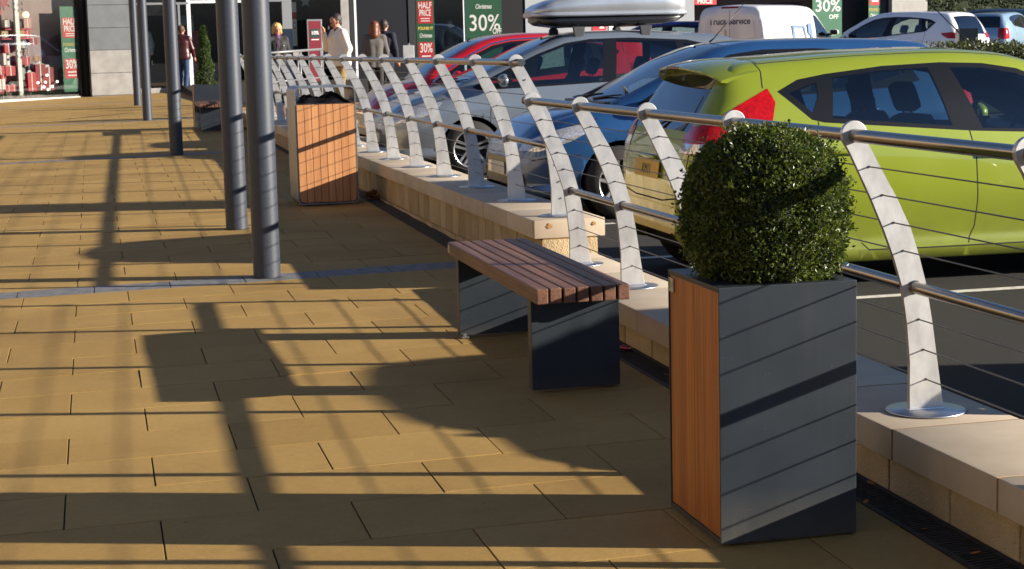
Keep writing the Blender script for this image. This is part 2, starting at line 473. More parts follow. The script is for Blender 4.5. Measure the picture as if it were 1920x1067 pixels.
o = bm_obj('grating', bm, iron, gr); o.matrix_parent_inverse = Matrix.Translation((-2.315, -2.0, 0))
bm = bmesh.new()
vs = [bm.verts.new((x, y, z0(y) - 0.03)) for x, y in ((2.24, 2), (2.40, 2), (2.40, 9.7), (2.24, 9.7))]; bm.faces.new(vs)
o = bm_obj('trough', bm, mat('drain_dirt', (0.02, 0.017, 0.013), 0.95, var=0.4, vscale=40), gr); o.matrix_parent_inverse = Matrix.Translation((-2.315, -2.0, 0))
gm = mat('dark_gravel', (0.045, 0.038, 0.028), 0.95, var=0.6, vscale=90, bump=1.0, bscale=90, bdist=0.01)
bm = bmesh.new()
gv = [[bm.verts.new((x, y, GZ(x, y) - 0.004 + 0.003 * math.sin(y * 9 + x * 30))) for x in (2.24, 2.31, 2.38, 2.51)] for y in [9.6 + .25 * k for k in range(82)]]
for j in range(81):
    for i in range(3): bm.faces.new((gv[j][i], gv[j][i + 1], gv[j + 1][i + 1], gv[j + 1][i]))
struct(bm_obj('gravel_strip', bm, gm))

# ================================================================== low stone walls
m, nt, p = new_mat('limestone_coping'); L = nt.links.new
tc = N(nt, 'ShaderNodeTexCoord'); n1 = N(nt, 'ShaderNodeTexNoise', i_Scale=3.0, i_Detail=8.0, i_Roughness=0.65); L(tc.outputs['Object'], n1.inputs['Vector'])
g = N(nt, 'ShaderNodeNewGeometry')
r = N(nt, 'ShaderNodeValToRGB'); r.color_ramp.elements[0].color = (0.42, 0.335, 0.235, 1); r.color_ramp.elements[1].color = (0.61, 0.51, 0.385, 1)
r.color_ramp.elements[0].position = 0.25; r.color_ramp.elements[1].position = 0.75
ad = N(nt, 'ShaderNodeMath', operation='MULTIPLY_ADD'); ad.inputs[1].default_value = 0.25; L(g.outputs['Random Per Island'], ad.inputs[0])
sb = N(nt, 'ShaderNodeMath', operation='MULTIPLY'); sb.inputs[1].default_value = 0.8; L(n1.outputs['Fac'], sb.inputs[0]); L(sb.outputs[0], ad.inputs[2]); L(ad.outputs[0], r.inputs[0])
L(r.outputs[0], p.inputs['Base Color']); p.inputs['Roughness'].default_value = 0.85
n2 = N(nt, 'ShaderNodeTexNoise', i_Scale=220.0, i_Detail=4.0); L(tc.outputs['Object'], n2.inputs['Vector'])
b1 = N(nt, 'ShaderNodeBump'); b1.inputs['Strength'].default_value = 0.25; b1.inputs['Distance'].default_value = 0.002; L(n2.outputs['Fac'], b1.inputs['Height']); L(b1.outputs[0], p.inputs['Normal'])
copm = m
m, nt, p = new_mat('rough_stone_block'); L = nt.links.new
tc = N(nt, 'ShaderNodeTexCoord'); g = N(nt, 'ShaderNodeNewGeometry')
n1 = N(nt, 'ShaderNodeTexNoise', i_Scale=5.0, i_Detail=6.0); L(tc.outputs['Object'], n1.inputs['Vector'])
vo = N(nt, 'ShaderNodeTexVoronoi', i_Scale=120.0); L(tc.outputs['Object'], vo.inputs['Vector'])
r = N(nt, 'ShaderNodeValToRGB'); r.color_ramp.elements[0].color = (0.33, 0.235, 0.115, 1); r.color_ramp.elements[1].color = (0.54, 0.42, 0.25, 1)
r.color_ramp.elements[0].position = 0.2; r.color_ramp.elements[1].position = 0.8
ad = N(nt, 'ShaderNodeMath', operation='MULTIPLY_ADD'); ad.inputs[1].default_value = 0.45; L(g.outputs['Random Per Island'], ad.inputs[0])
sb = N(nt, 'ShaderNodeMath', operation='MULTIPLY'); sb.inputs[1].default_value = 0.6; L(n1.outputs['Fac'], sb.inputs[0]); L(sb.outputs[0], ad.inputs[2]); L(ad.outputs[0], r.inputs[0])
pr = N(nt, 'ShaderNodeValToRGB'); pr.color_ramp.elements[0].position = 0.1; pr.color_ramp.elements[1].position = 0.3; pr.color_ramp.elements[0].color = (0.5, 0.45, 0.4, 1)
L(vo.outputs['Distance'], pr.inputs[0])
mx = N(nt, 'ShaderNodeMixRGB', blend_type='MULTIPLY'); mx.inputs[0].default_value = 0.7; L(r.outputs[0], mx.inputs[1]); L(pr.outputs[0], mx.inputs[2])
L(mx.outputs[0], p.inputs['Base Color']); p.inputs['Roughness'].default_value = 0.92
b1 = N(nt, 'ShaderNodeBump'); b1.inputs['Strength'].default_value = 0.8; b1.inputs['Distance'].default_value = 0.004; L(vo.outputs['Distance'], b1.inputs['Height']); L(b1.outputs[0], p.inputs['Normal'])
blkm = m
mortm = mat('ochre_mortar', (0.25, 0.135, 0.042), 0.95, var=0.3, vscale=30, bump=0.4)
rustm = mat('rust_stain', (0.36, 0.19, 0.07), 0.9, var=0.3, vscale=60)

def wall(label, x0, ctop, cth, cw, y0, y1, phase, over, courses, base_z):
    t = thing('stone_wall', label, 'wall', (x0 + cw / 2, y0, 0))
    inv = Matrix.Translation((-(x0 + cw / 2), -y0, 0))
    bm = bmesh.new(); rg = random.Random(int(y1))
    y = y1
    first = True
    while y > y0 + .02:
        ya = max(y0, (phase + 0.65 * math.floor((y - 1e-4 - phase) / 0.65)))
        if y - ya < 0.2 and not first: ya = max(y0, ya)
        d = rg.uniform(-.0012, .0012)
        box(x0 + d, x0 + cw + d, ya + .005, y - .005, ctop - cth + d, ctop + d, bm, 0.005)
        y = ya; first = False
    o = bm_obj('coping', bm, copm, t, angle=40); o.matrix_parent_inverse = inv
    bm = bmesh.new()
    bx0 = x0 + over; bx1 = x0 + cw - over
    z = ctop - cth - 0.004
    for ci, (h, ln, ph) in enumerate(courses):
        zb = z - h
        y = y1
        while y > y0 + .02:
            ya = max(y0, ph + ln * math.floor((y - 1e-4 - ph) / ln))
            d = rg.uniform(-.002, .002)
            # two leaves, so the end shows two blocks
            xm = (bx0 + bx1) / 2 + .02
            box(bx0 + d - ci * .002, xm - .006, ya + .005, y - .005, zb + .004, z - .003, bm, 0.004)
            box(xm + .006, bx1 + d, ya + .005, y - .005, zb + .004, z - .003, bm, 0.004)
            y = ya
        z = zb
    o = bm_obj('blockwork', bm, blkm, t, angle=40); o.matrix_parent_inverse = inv
    bm = bmesh.new()
    box(bx0 + .008, bx1 - .008, y0 + .012, y1 - .012, z - .15, ctop - cth + .0, bm)
    box(x0 + .0025, x0 + cw - .0025, y0 + .008, y1 - .008, ctop - cth + .003, ctop - .002, bm)
    o = bm_obj('mortar', bm, mortm, t); o.matrix_parent_inverse = inv
    return t, inv
CT2, CT1 = 0.291, 0.489
wall('lower near stretch of pale low stone wall running past the planter and bench', 2.36, CT2, 0.10, 0.44, 2.2, 9.72, 4.921, 0.03,
     [(0.21, 0.40, 5.0)], 0)
w1, inv1 = wall('taller far stretch of pale low stone wall beside the litter bin, rust spots on its end', 2.45, CT1, 0.105, 0.42, 9.72, 29.4, 9.763, 0.045,
     [(0.215, 0.2167, 9.9), (0.17, 0.2167, 9.8)], 0)
bm = bmesh.new()
for (px, py, r0) in ((1031, 424, .016), (1114, 419, .011)):
    q = at(px, py, 9.72)
    M0 = frame_M((q.x, 9.7222, q.z), (1, 0, 0), (0, -1, 0))
    add_prism(bm, [(r0 * (1 + .3 * math.sin(k * 2.3)) * math.cos(k * .52), r0 * (1 + .25 * math.cos(k * 1.7)) * math.sin(k * .52)) for k in range(12)], M0, 0.0012)
o = bm_obj('rust_spots', bm, rustm, w1); o.matrix_parent_inverse = inv1

# ================================================================== steel railings
m, nt, p = new_mat('satin_steel_blade'); L = nt.links.new
tc = N(nt, 'ShaderNodeTexCoord'); n1 = N(nt, 'ShaderNodeTexNoise', i_Scale=9.0, i_Detail=7.0, i_Roughness=0.7)
mp = N(nt, 'ShaderNodeMapping'); mp.inputs['Scale'].default_value = (1, 1, 0.5); L(tc.outputs['Object'], mp.inputs[0]); L(mp.outputs[0], n1.inputs['Vector'])
oi = N(nt, 'ShaderNodeObjectInfo'); va = N(nt, 'ShaderNodeVectorMath', operation='ADD'); cx = N(nt, 'ShaderNodeCombineXYZ')
ml = N(nt, 'ShaderNodeMath', operation='MULTIPLY'); ml.inputs[1].default_value = 30; L(oi.outputs['Random'], ml.inputs[0]); L(ml.outputs[0], cx.inputs[0]); L(tc.outputs['Object'], va.inputs[0]); L(cx.outputs[0], va.inputs[1]); L(va.outputs[0], mp.inputs[0])
r = N(nt, 'ShaderNodeValToRGB'); r.color_ramp.elements[0].color = (0.46, 0.45, 0.43, 1); r.color_ramp.elements[1].color = (0.62, 0.61, 0.59, 1)
r.color_ramp.elements[0].position = 0.3; r.color_ramp.elements[1].position = 0.62
L(n1.outputs['Fac'], r.inputs[0]); L(r.outputs[0], p.inputs['Base Color'])
p.inputs['Metallic'].default_value = 0.8
mr = N(nt, 'ShaderNodeMapRange'); mr.inputs['To Min'].default_value = 0.38; mr.inputs['To Max'].default_value = 0.56; L(n1.outputs['Fac'], mr.inputs[0]); L(mr.outputs[0], p.inputs['Roughness'])
n2 = N(nt, 'ShaderNodeTexNoise', i_Scale=400.0, i_Detail=2.0); L(mp.outputs[0], n2.inputs['Vector'])
b1 = N(nt, 'ShaderNodeBump'); b1.inputs['Strength'].default_value = 0.15; b1.inputs['Distance'].default_value = 0.001; L(n2.outputs['Fac'], b1.inputs['Height']); L(b1.outputs[0], p.inputs['Normal'])
bladem = m
railm = mat('brushed_tube', (0.36, 0.31, 0.255), 0.23, metal=1.0, var=0.05, vscale=2.5)
cablem = mat('wire_rope', (0.20, 0.185, 0.165), 0.45, metal=0.8, var=0.2, vscale=300)
discm = mat('steel_disc', (0.56, 0.57, 0.59), 0.36, metal=1.0, var=0.1, vscale=12)

PL = [(0, -.060), (.08, -.060), (.155, -.0595), (.28, -.070), (.405, -.088), (.50, -.117), (.587, -.150), (.69, -.195), (.775, -.236), (.84, -.268), (.875, -.290)]
PR = [(0, .060), (.08, .047), (.155, .036), (.28, .018), (.405, -.004), (.50, -.030), (.587, -.058), (.69, -.108), (.775, -.157), (.84, -.193), (.875, -.214)]
RX, RH = -0.252, 0.894
def blade_outline():
    pts = [(x, h) for h, x in PL]
    for k in range(1, 12):
        a = math.pi + 0.25 - k / 12 * (math.pi + .35)
        pts.append((RX + .0425 * math.cos(a), RH + .0425 * math.sin(a)))
    pts += [(x, h) for h, x in reversed(PR)]
    return pts
BO = blade_outline()
blade_me = disc_me = None
def make_post_meshes():
    bm = bmesh.new()
    Mx = frame_M((0, .009, .004), (1, 0, 0), (0, -1, 0))    # local x,h ; thickness towards -y
    add_prism(bm, BO, Mx, 0.018, bev=0.0012)
    me1 = bpy.data.meshes.new('post'); bm.to_mesh(me1); bm.free(); me1.materials.append(bladem)
    bm = bmesh.new()
    add_lathe(bm, [(0, 0.001), (.126, 0.001), (.128, .003), (.126, .006), (0.0, .0075)], 40)
    add_box(bm, (0, 0, .009), (.13, .03, .006), bev=.002)
    me2 = bpy.data.meshes.new('base_disc'); bm.to_mesh(me2); bm.free(); me2.materials.append(discm)
    return me1, me2
blade_me, disc_me = make_post_meshes()
CH = [(.791, -.203), (.70, -.158), (.611, -.119), (.52, -.086), (.297, -.031), (.198, -.014), (.101, -.004)]
def railing(label, xb, zb, posts, yend0, yend1, group='steel railings on the low walls'):
    t = thing('railing', label, 'railing', (xb, posts[0], zb), 0, group)
    inv = Matrix.Translation((-xb, -posts[0], -zb))
    for y in posts:
        o = bpy.data.objects.new('post', blade_me); link(o, t); o.location = (0, y - posts[0], 0)
        d = bpy.data.objects.new('base_disc', disc_me); link(d, o)
    ya, yb = yend0 - posts[0], yend1 - posts[0]
    bm = bmesh.new()
    n = 40
    add_tube(bm, [(RX, ya + (yb - ya) * k / n, RH) for k in range(n + 1)], 0.0212, 20)
    for e in (ya, yb):
        add_tube(bm, [(RX, e - .004, RH), (RX, e + .004, RH)], 0.0225, 20)
    bm_obj('handrail', bm, railm, t)
    bm = bmesh.new()
    y0 = posts[0] - posts[0]; y1 = posts[-1] - posts[0]
    add_tube(bm, [(-.046, y0 - (yb > 3) * 0 + (y1 - y0) * k / n, .405) for k in range(n + 1)], 0.0195, 20)
    for y in posts:
        add_tube(bm, [(-.046, y - posts[0] - .012, .405), (-.046, y - posts[0] + .012, .405)], 0.0225, 20)
    bm_obj('lower_rail', bm, railm, t)
    for (h, dx) in CH:
        bm = bmesh.new()
        add_tube(bm, [(dx, y0 + (y1 - y0) * k / n, h + .004) for k in range(n + 1)], 0.0024, 6)
        for e, s in ((y0, 1), (y1, -1)):
            add_tube(bm, [(dx, e - s * .014, h + .004), (dx, e + s * .03, h + .004), (dx, e + s * .07, h + .004)], [.0055, .0055, .004], 8)
        for y in posts:
            add_tube(bm, [(dx, y - posts[0] - .0115, h + .004), (dx, y - posts[0] + .0115, h + .004)], 0.0042, 8)
        bm_obj('cable', bm, cablem, t)
    return t
P2 = [9.22, 8.27, 7.22, 6.18, 5.13, 4.07, 3.0]
railing('nearer stepped-down steel railing of curved blades beside the planter and bench', 2.578, CT2, P2, 9.36, 2.4)
P1 = [9.93, 11.02, 12.22] + [12.22 + 1.155 * k for k in range(1, 15)]
railing('farther higher steel railing of curved blades running on from behind the bench', 2.668, CT1, P1, 9.80, P1[-1] + .12)

# ================================================================== tall steel columns
polem = mat('grey_column_paint', (0.040, 0.048, 0.065), 0.46, metal=0.15, var=0.1, vscale=60, bump=0.08, bscale=250, rvar=0.05)
COLS = [(1.04, 10.92, 'nearest and widest of the slate grey steel columns, standing on the grey paving band by the bench'),
        (1.095, 13.77, 'second slate grey steel column from the front, just behind the nearest one'),
        (1.105, 22.90, 'middle slate grey steel column, the one in front of the walking person in the maroon jacket'),
        (1.10, 32.87, 'fourth slate grey steel column back, right hand one of the two far columns by the grey pillar'),
        (1.15, 40.31, 'farthest and thinnest looking slate grey steel column, nearest the grey shop pillar')]
bm = bmesh.new()
add_lathe(bm, [(.084, 0.0), (.084, 1.0), (.084, 2.5), (.084, 5.2), (0, 5.2)], 48)
pole_me = bpy.data.meshes.new('shaft'); bm.to_mesh(pole_me); bm.free(); pole_me.materials.append(polem)
bm = bmesh.new(); add_lathe(bm, [(.104, 0), (.104, .005), (.086, .006)], 48)
col_me = bpy.data.meshes.new('base_collar'); bm.to_mesh(col_me); bm.free(); col_me.materials.append(iron)
for (x, y, lb) in COLS:
    t = thing('steel_column', lb, 'column', (x, y, GZ(x, y) - .004), 0, 'steel columns along the walkway')
    link(bpy.data.objects.new('shaft', pole_me), t); link(bpy.data.objects.new('base_collar', col_me), t)

# ================================================================== planters
slate = mat('slate_powder_coat', (0.0155, 0.0225, 0.031), 0.45, metal=0.1, var=0.10, vscale=5, bump=0.15, bscale=500, bdist=0.0006, coat=0.05, rvar=0.06)
# dust specks on the coated sheet
nt = slate.node_tree; p = nt.nodes['Principled BSDF']; L = nt.links.new
tc = N(nt, 'ShaderNodeTexCoord'); vo = N(nt, 'ShaderNodeTexVoronoi', i_Scale=75.0); L(tc.outputs['Object'], vo.inputs['Vector'])
sp = N(nt, 'ShaderNodeMapRange'); sp.inputs[1].default_value = 0.06; sp.inputs[2].default_value = 0.03; L(vo.outputs['Distance'], sp.inputs[0])
wh = N(nt, 'ShaderNodeTexWhiteNoise'); L(vo.outputs['Position'], wh.inputs['Vector'])
gt = N(nt, 'ShaderNodeMath', operation='GREATER_THAN'); gt.inputs[1].default_value = 0.80; L(wh.outputs['Value'], gt.inputs[0])
mu = N(nt, 'ShaderNodeMath', operation='MULTIPLY'); L(sp.outputs[0], mu.inputs[0]); L(gt.outputs[0], mu.inputs[1])
old = p.inputs['Base Color'].links[0].from_socket
mx = N(nt, 'ShaderNodeMixRGB'); mx.inputs[2].default_value = (0.35, 0.34, 0.32, 1); L(mu.outputs[0], mx.inputs[0]); L(old, mx.inputs[1])
sz = N(nt, 'ShaderNodeSeparateXYZ'); L(tc.outputs['Object'], sz.inputs[0])
zr = N(nt, 'ShaderNodeMapRange'); zr.inputs[1].default_value = 0.16; zr.inputs[2].default_value = 0.0; zr.inputs[3].default_value = 0.0; zr.inputs[4].default_value = 0.8; L(sz.outputs[2], zr.inputs[0])
dn = N(nt, 'ShaderNodeTexNoise', i_Scale=14.0, i_Detail=9.0, i_Roughness=0.75); L(tc.outputs['Object'], dn.inputs['Vector'])
dd = N(nt, 'ShaderNodeMath', operation='MULTIPLY'); L(zr.outputs[0], dd.inputs[0]); L(dn.outputs['Fac'], dd.inputs[1])
mp = N(nt, 'ShaderNodeMapping'); mp.inputs['Scale'].default_value = (26, 26, 1.1); L(tc.outputs['Object'], mp.inputs[0])
sn = N(nt, 'ShaderNodeTexNoise', i_Scale=1.0, i_Detail=5.0); L(mp.outputs[0], sn.inputs['Vector'])
sr_ = N(nt, 'ShaderNodeMapRange'); sr_.inputs[1].default_value = 0.55; sr_.inputs[2].default_value = 0.8; sr_.inputs[3].default_value = 0.0; sr_.inputs[4].default_value = 0.06; L(sn.outputs['Fac'], sr_.inputs[0])
da = N(nt, 'ShaderNodeMath', operation='ADD'); L(dd.outputs[0], da.inputs[0]); L(sr_.outputs[0], da.inputs[1])
md = N(nt, 'ShaderNodeMixRGB'); md.inputs[2].default_value = (0.13, 0.115, 0.09, 1); L(da.outputs[0], md.inputs[0]); L(mx.outputs[0], md.inputs[1]); L(md.outputs[0], p.inputs['Base Color'])
timber = wood('orange_hardwood_upright', (0.20, 0.055, 0.008), (0.46, 0.160, 0.028), 'Z', rough=0.5)
platem = mat('maker_plate', (0.42, 0.42, 0.36), 0.4, metal=0.6, var=0.2, vscale=60)
soilm = mat('bark_mulch', (0.05, 0.02, 0.012), 0.95, var=0.6, vscale=40, bump=1.0, bscale=70, bdist=0.01)
def planter(x, y, rz, label, H=0.741, WX=0.412, WY=0.452):
    """origin: centre of the base; timber boards on the -x side"""
    t = thing('planter', label, 'planter', (x, y, GZ(x, y)), rz, 'slate planters with timber sides')
    hx, hy = WX / 2, WY / 2; th = 0.006; z0 = 0.006
    bm = bmesh.new()
    box(-hx, hx, -hy, -hy + th, z0, H, bm, .0015)                      # front sheet
    box(-hx, hx, hy - th, hy, z0, H, bm, .0015)                        # back sheet
    box(hx - th, hx, -hy + th, hy - th, z0, H, bm)                     # right sheet
    box(-hx + .03, -hx + .036, -hy + th, hy - th, .03, H - .03, bm)    # liner behind the boards
    for (a, b, c, d) in ((-hx + .0005, hx - .0005, -hy + th, -hy + .04), (-hx + .0005, hx - .0005, hy - .04, hy - th), (-hx + .0005, -hx + .075, -hy + .04, hy - .04), (hx - .04, hx - .006, -hy + .04, hy - .04)):
        box(a, b, c, d, H - .0075, H - .0006, bm, .0008)               # folded rim
    box(-hx + .001, -hx + .012, -hy + th, hy - th, z0, z0 + .014, bm); box(-hx + .001, -hx + .03, -hy + th, hy - th, H - .0145, H - .008, bm)
    box(-hx + .02, hx - .02, -hy + .02, hy - .02, .0, .02, bm)
    bm_obj('casing', bm, slate, t)
    n = 4; w = (WY - 2 * th - .004) / n
    for k in range(n):
        bm = bmesh.new()
        a = -hy + th + .002 + k * w
        box(-hx + .003 + (.0006 * (k % 2)), -hx + .026, a + .0008, a + w - .0008, z0 + .016, H - .016, bm, .0012)
        bm_obj('timber_board', bm, timber, t)
    bm = bmesh.new(); box(-hx - .0015, -hx + .0025, hy - .052, hy - .012, H - .065, H - .023, bm, .001)
    pl = bm_obj('maker_plate', bm, platem, t)
    bm = bmesh.new(); box(-hx - .0025, -hx - .001, hy - .026, hy - .015, H - .055, H - .030, bm)
    bm_obj('green_mark', bm, mat('green_mark', (0.12, 0.30, 0.04), 0.5), pl)
    bm = bmesh.new()
    bmesh.ops.create_grid(bm, x_segments=40, y_segments=40, size=0.5, matrix=Matrix.Translation((0.018, 0, H - .045)) @ Matrix.Diagonal((WX - .09, WY - .05, 1, 1)))
    rg = random.Random(5)
    for v in bm.verts: v.co.z += rg.uniform(-.008, .012) + .012 * math.sin(v.co.x * 25) * math.cos(v.co.y * 19)
    for k in range(140):
        a = rg.uniform(0, 6.28)
        add_box(bm, (rg.uniform(-.13, .17), rg.uniform(-.18, .18), H - .03 + rg.uniform(-.006, .010)), (rg.uniform(.012, .034), rg.uniform(.006, .013), .004), R=Matrix.Rotation(a, 3, 'Z') @ Matrix.Rotation(rg.uniform(-.5, .5), 3, 'X'))
    bm_obj('bark_mulch', bm, soilm, t)
    return t
PC = ((1.687 + 2.083) / 2 + .006, (4.62 + 4.58) / 2 + .226)
planter(PC[0], PC[1], RAD(-0.4), 'near slate grey square planter with orange timber side, holding the clipped round bush')

def leaf_mat(name, c1, c2, rough=0.38, trans=0.25):
    m, nt, p = new_mat(name); L = nt.links.new
    g = N(nt, 'ShaderNodeNewGeometry'); r = N(nt, 'ShaderNodeValToRGB')
    r.color_ramp.elements[0].color = (*c1, 1); r.color_ramp.elements[1].color = (*c2, 1)
    e = r.color_ramp.elements.new(0.55); e.color = (*[(a * .65 + b * .35) for a, b in zip(c1, c2)], 1)
    tc = N(nt, 'ShaderNodeTexCoord'); nn = N(nt, 'ShaderNodeTexNoise', i_Scale=11.0, i_Detail=2.0); L(tc.outputs['Object'], nn.inputs['Vector'])
    m1 = N(nt, 'ShaderNodeMath', operation='MULTIPLY_ADD'); m1.inputs[1].default_value = 0.9; m1.inputs[2].default_value = -0.25; L(nn.outputs['Fac'], m1.inputs[0])
    m2 = N(nt, 'ShaderNodeMath', operation='MULTIPLY_ADD'); m2.inputs[1].default_value = 0.75; L(g.outputs['Random Per Island'], m2.inputs[0]); L(m1.outputs[0], m2.inputs[2])
    L(m2.outputs[0], r.inputs[0]); L(r.outputs[0], p.inputs['Base Color'])
    p.inputs['Roughness'].default_value = rough; p.inputs['Specular IOR Level'].default_value = 0.5
    out = nt.nodes['Material Output']
    tr = N(nt, 'ShaderNodeBsdfTranslucent'); mx = N(nt, 'ShaderNodeMixShader'); mx.inputs[0].default_value = trans
    hs = N(nt, 'ShaderNodeHueSaturation'); hs.inputs['Value'].default_value = 1.4; L(r.outputs[0], hs.inputs['Color']); L(hs.outputs[0], tr.inputs[0])
    L(p.outputs[0], mx.inputs[1]); L(tr.outputs[0], mx.inputs[2]); L(mx.outputs[0], out.inputs['Surface'])
    return m
def leaves(nm, pos, nrm, size, rg, mat_, parent=None, ratio=0.5, cup=0.25):
    """pos, nrm: arrays of leaf roots and outward directions -> one mesh of folded pointed leaves"""
    V, F = [], []
    for P_, Nn in zip(pos, nrm):
        n = Vector(Nn); d = (n * 0.55 + Vector((rg.gauss(0, 1), rg.gauss(0, 1), rg.gauss(0.25, 1))).normalized()).normalized()
        s = d.cross(Vector((rg.gauss(0, 1), rg.gauss(0, 1), rg.gauss(0, 1))))
        if s.length < 1e-3: continue
        s.normalize(); u = s.cross(d)
        if u.dot(n) < 0: u = -u
        l = size * rg.uniform(.65, 1.25); w = l * ratio * rg.uniform(.8, 1.15)
        p0 = Vector(P_); i = len(V)
        V += [p0, p0 + d * l * .45 + s * w * .5 + u * w * cup, p0 + d * l, p0 + d * l * .45 - s * w * .5 + u * w * cup, p0 + d * l * .5]
        F += [(i, i + 1, i + 4), (i + 1, i + 2, i + 4), (i + 2, i + 3, i + 4), (i + 3, i, i + 4)]
    me = bpy.data.meshes.new(nm); me.from_pydata([tuple(v) for v in V], [], F)
    return me_obj(nm, me, mat_, parent)
boxleaf = leaf_mat('box_leaf', (0.016, 0.042, 0.007), (0.140, 0.170, 0.022), 0.40, 0.25)
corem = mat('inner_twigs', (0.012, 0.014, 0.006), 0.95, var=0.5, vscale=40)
rg = random.Random(11)
bush = thing('topiary_bush', 'dense dark green clipped ball of box leaves growing in the near planter', 'bush', (PC[0] + .020, PC[1], GZ(*PC) + .70))
def bush_r(th, ph):
    # ph from -pi/2 (bottom) to pi/2: a clipped ball, fuller low down
    c, s_ = abs(math.cos(ph)), abs(math.sin(ph))
    e = 2.15 if ph > 0 else 2.9
    base = 0.244 / ((c ** e + (s_ * (1.0 if ph > 0 else .98)) ** e) ** (1 / e))
    return base * (1 + .022 * math.sin(3 * th + 1.1) * c + .018 * math.sin(5 * th + 3 * ph) + .016 * math.sin(9 * th - 4 * ph) + .014 * math.sin(13 * ph + 6 * th))
BZ = .232
def bpt(d, R0): return Vector((d.x * R0, d.y * R0, BZ + d.z * R0))
pos, nrm = [], []
for k in range(30000):
    z = rg.uniform(-1, 1); th = rg.uniform(0, 2 * math.pi); ph = math.asin(z)
    R0 = bush_r(th, ph) * (1 - abs(rg.gauss(0, .038)) + rg.choice((0, 0, 0, 0, .015)))
    d = Vector((math.cos(ph) * math.cos(th), math.cos(ph) * math.sin(th), math.sin(ph)))
    q = bpt(d, R0)
    if q.z < .012: continue
    pos.append(q - d * .008); nrm.append(d)
for k in range(330):      # stray shoots
    z = rg.uniform(-.9, 1); th = rg.uniform(0, 2 * math.pi); ph = math.asin(z); d = Vector((math.cos(ph) * math.cos(th), math.cos(ph) * math.sin(th), z))
    R0 = bush_r(th, ph)
    for s in range(5):
        q = bpt(d, R0 + .0035 * s) + Vector((rg.gauss(0, .004), rg.gauss(0, .004), rg.gauss(0, .004)))
        if q.z > .03: pos.append(q); nrm.append(d)
leaves('foliage', pos, nrm, 0.0138, rg, boxleaf, bush, ratio=.58)
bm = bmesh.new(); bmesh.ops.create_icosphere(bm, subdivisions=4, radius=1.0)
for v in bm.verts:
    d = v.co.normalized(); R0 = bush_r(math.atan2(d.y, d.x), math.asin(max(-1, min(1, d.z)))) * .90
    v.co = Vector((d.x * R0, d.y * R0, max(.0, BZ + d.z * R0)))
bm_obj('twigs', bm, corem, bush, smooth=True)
bm = bmesh.new(); add_tube(bm, [(0, 0, -.012), (.005, 0, .1), (0, .01, .2)], [.016, .014, .012], 8)
for k in range(7):
    a = k * .9; add_tube(bm, [(0, 0, .03 + .01 * k), (.05 * math.cos(a), .05 * math.sin(a), .07 + .01 * k), (.1 * math.cos(a), .1 * math.sin(a), .12)], [.007, .006, .004], 6)
bm_obj('stem', bm, mat('box_stem', (0.06, 0.035, 0.02), 0.9, var=0.3), bush)

# ================================================================== benches
benchw = wood('weathered_hardwood', (0.052, 0.021, 0.012), (0.21, 0.098, 0.056), 'Y', rough=0.5)
leg_hole = mat('bolt_steel', (0.45, 0.45, 0.45), 0.35, metal=1.0)
def bench(x, y, rz, label, Lb=1.72):
    """origin: on the ground under the centre of the near end; bench runs along +y"""
    t = thing('bench', label, 'bench', (x, y, 0), rz, 'slatted timber benches on slate legs')
    zg0 = GZ(x, y); zg1 = GZ(x, y + Lb)
    tilt = (zg1 - zg0) / Lb
    def ztop(yy): return zg0 + .445 + tilt * yy
    W = .395; n = 7; pitch = W / n
    for k in range(n):
        bm = bmesh.new()
        xa = -W / 2 + k * pitch + .0045
        Rm = Matrix.Rotation(math.atan(tilt), 3, 'X')
        add_box(bm, (xa + (pitch - .009) / 2, Lb / 2 + (.003 if k % 2 else -.002), ztop(Lb / 2) - .031), (pitch - .009, Lb, .062), bev=.004, R=Rm)
        bm_obj('slat', bm, benchw, t)
    for (yy, dz) in ((.125, 0), (Lb - .20, 0)):
        bm = bmesh.new()
        zt = ztop(yy) - .0635; zb = GZ(x, y + yy) + .012
        hw = .186
        # folded sheet: face towards the viewer, returns behind it
        box(-hw, hw, yy, yy + .005, zb, zt, bm, .0015)
        box(-hw, -hw + .005, yy + .005, yy + .055, zb, zt, bm); box(hw - .005, hw, yy + .005, yy + .055, zb, zt, bm)
        box(-hw + .005, hw - .005, yy + .050, yy + .055, zb, zt, bm)
        box(-hw + .005, hw - .005, yy + .005, yy + .05, zt - .005, zt - .0005, bm)
        lg = bm_obj('leg', bm, slate, t)
        for sx in ((-hw + .02,) if yy > .5 else ()):
            bm = bmesh.new()
            box(sx - .018, sx + .018, yy - .028, yy + .03, zb - .0115, zb - .004, bm, .002)
            add_lathe(bm, [(0, .012), (.007, .012), (.008, .0), (.008, -.006)], 6, Matrix.Translation((sx, yy - .014, zb - .001)), smooth=False)
            bm_obj('foot_bracket', bm, leg_hole, lg)
    bm = bmesh.new(); box(-W / 2 + .0015, -W / 2 + .0052, Lb - .055, Lb - .012, ztop(Lb) - .05, ztop(Lb) - .012, bm)
    bm_obj('maker_plate', bm, platem, t)
    return t
bench(1.893, 6.735, RAD(0.3), 'slatted brown timber bench on slate legs between the near planter and the tall bin')
bench(1.92, 27.72, 0, 'far slatted timber bench beyond the bin, beside the spiral tree planter', 1.2)
planter(1.925, 29.25, 0, 'far slate grey planter behind the distant bench, holding the spiral tree', 0.70)

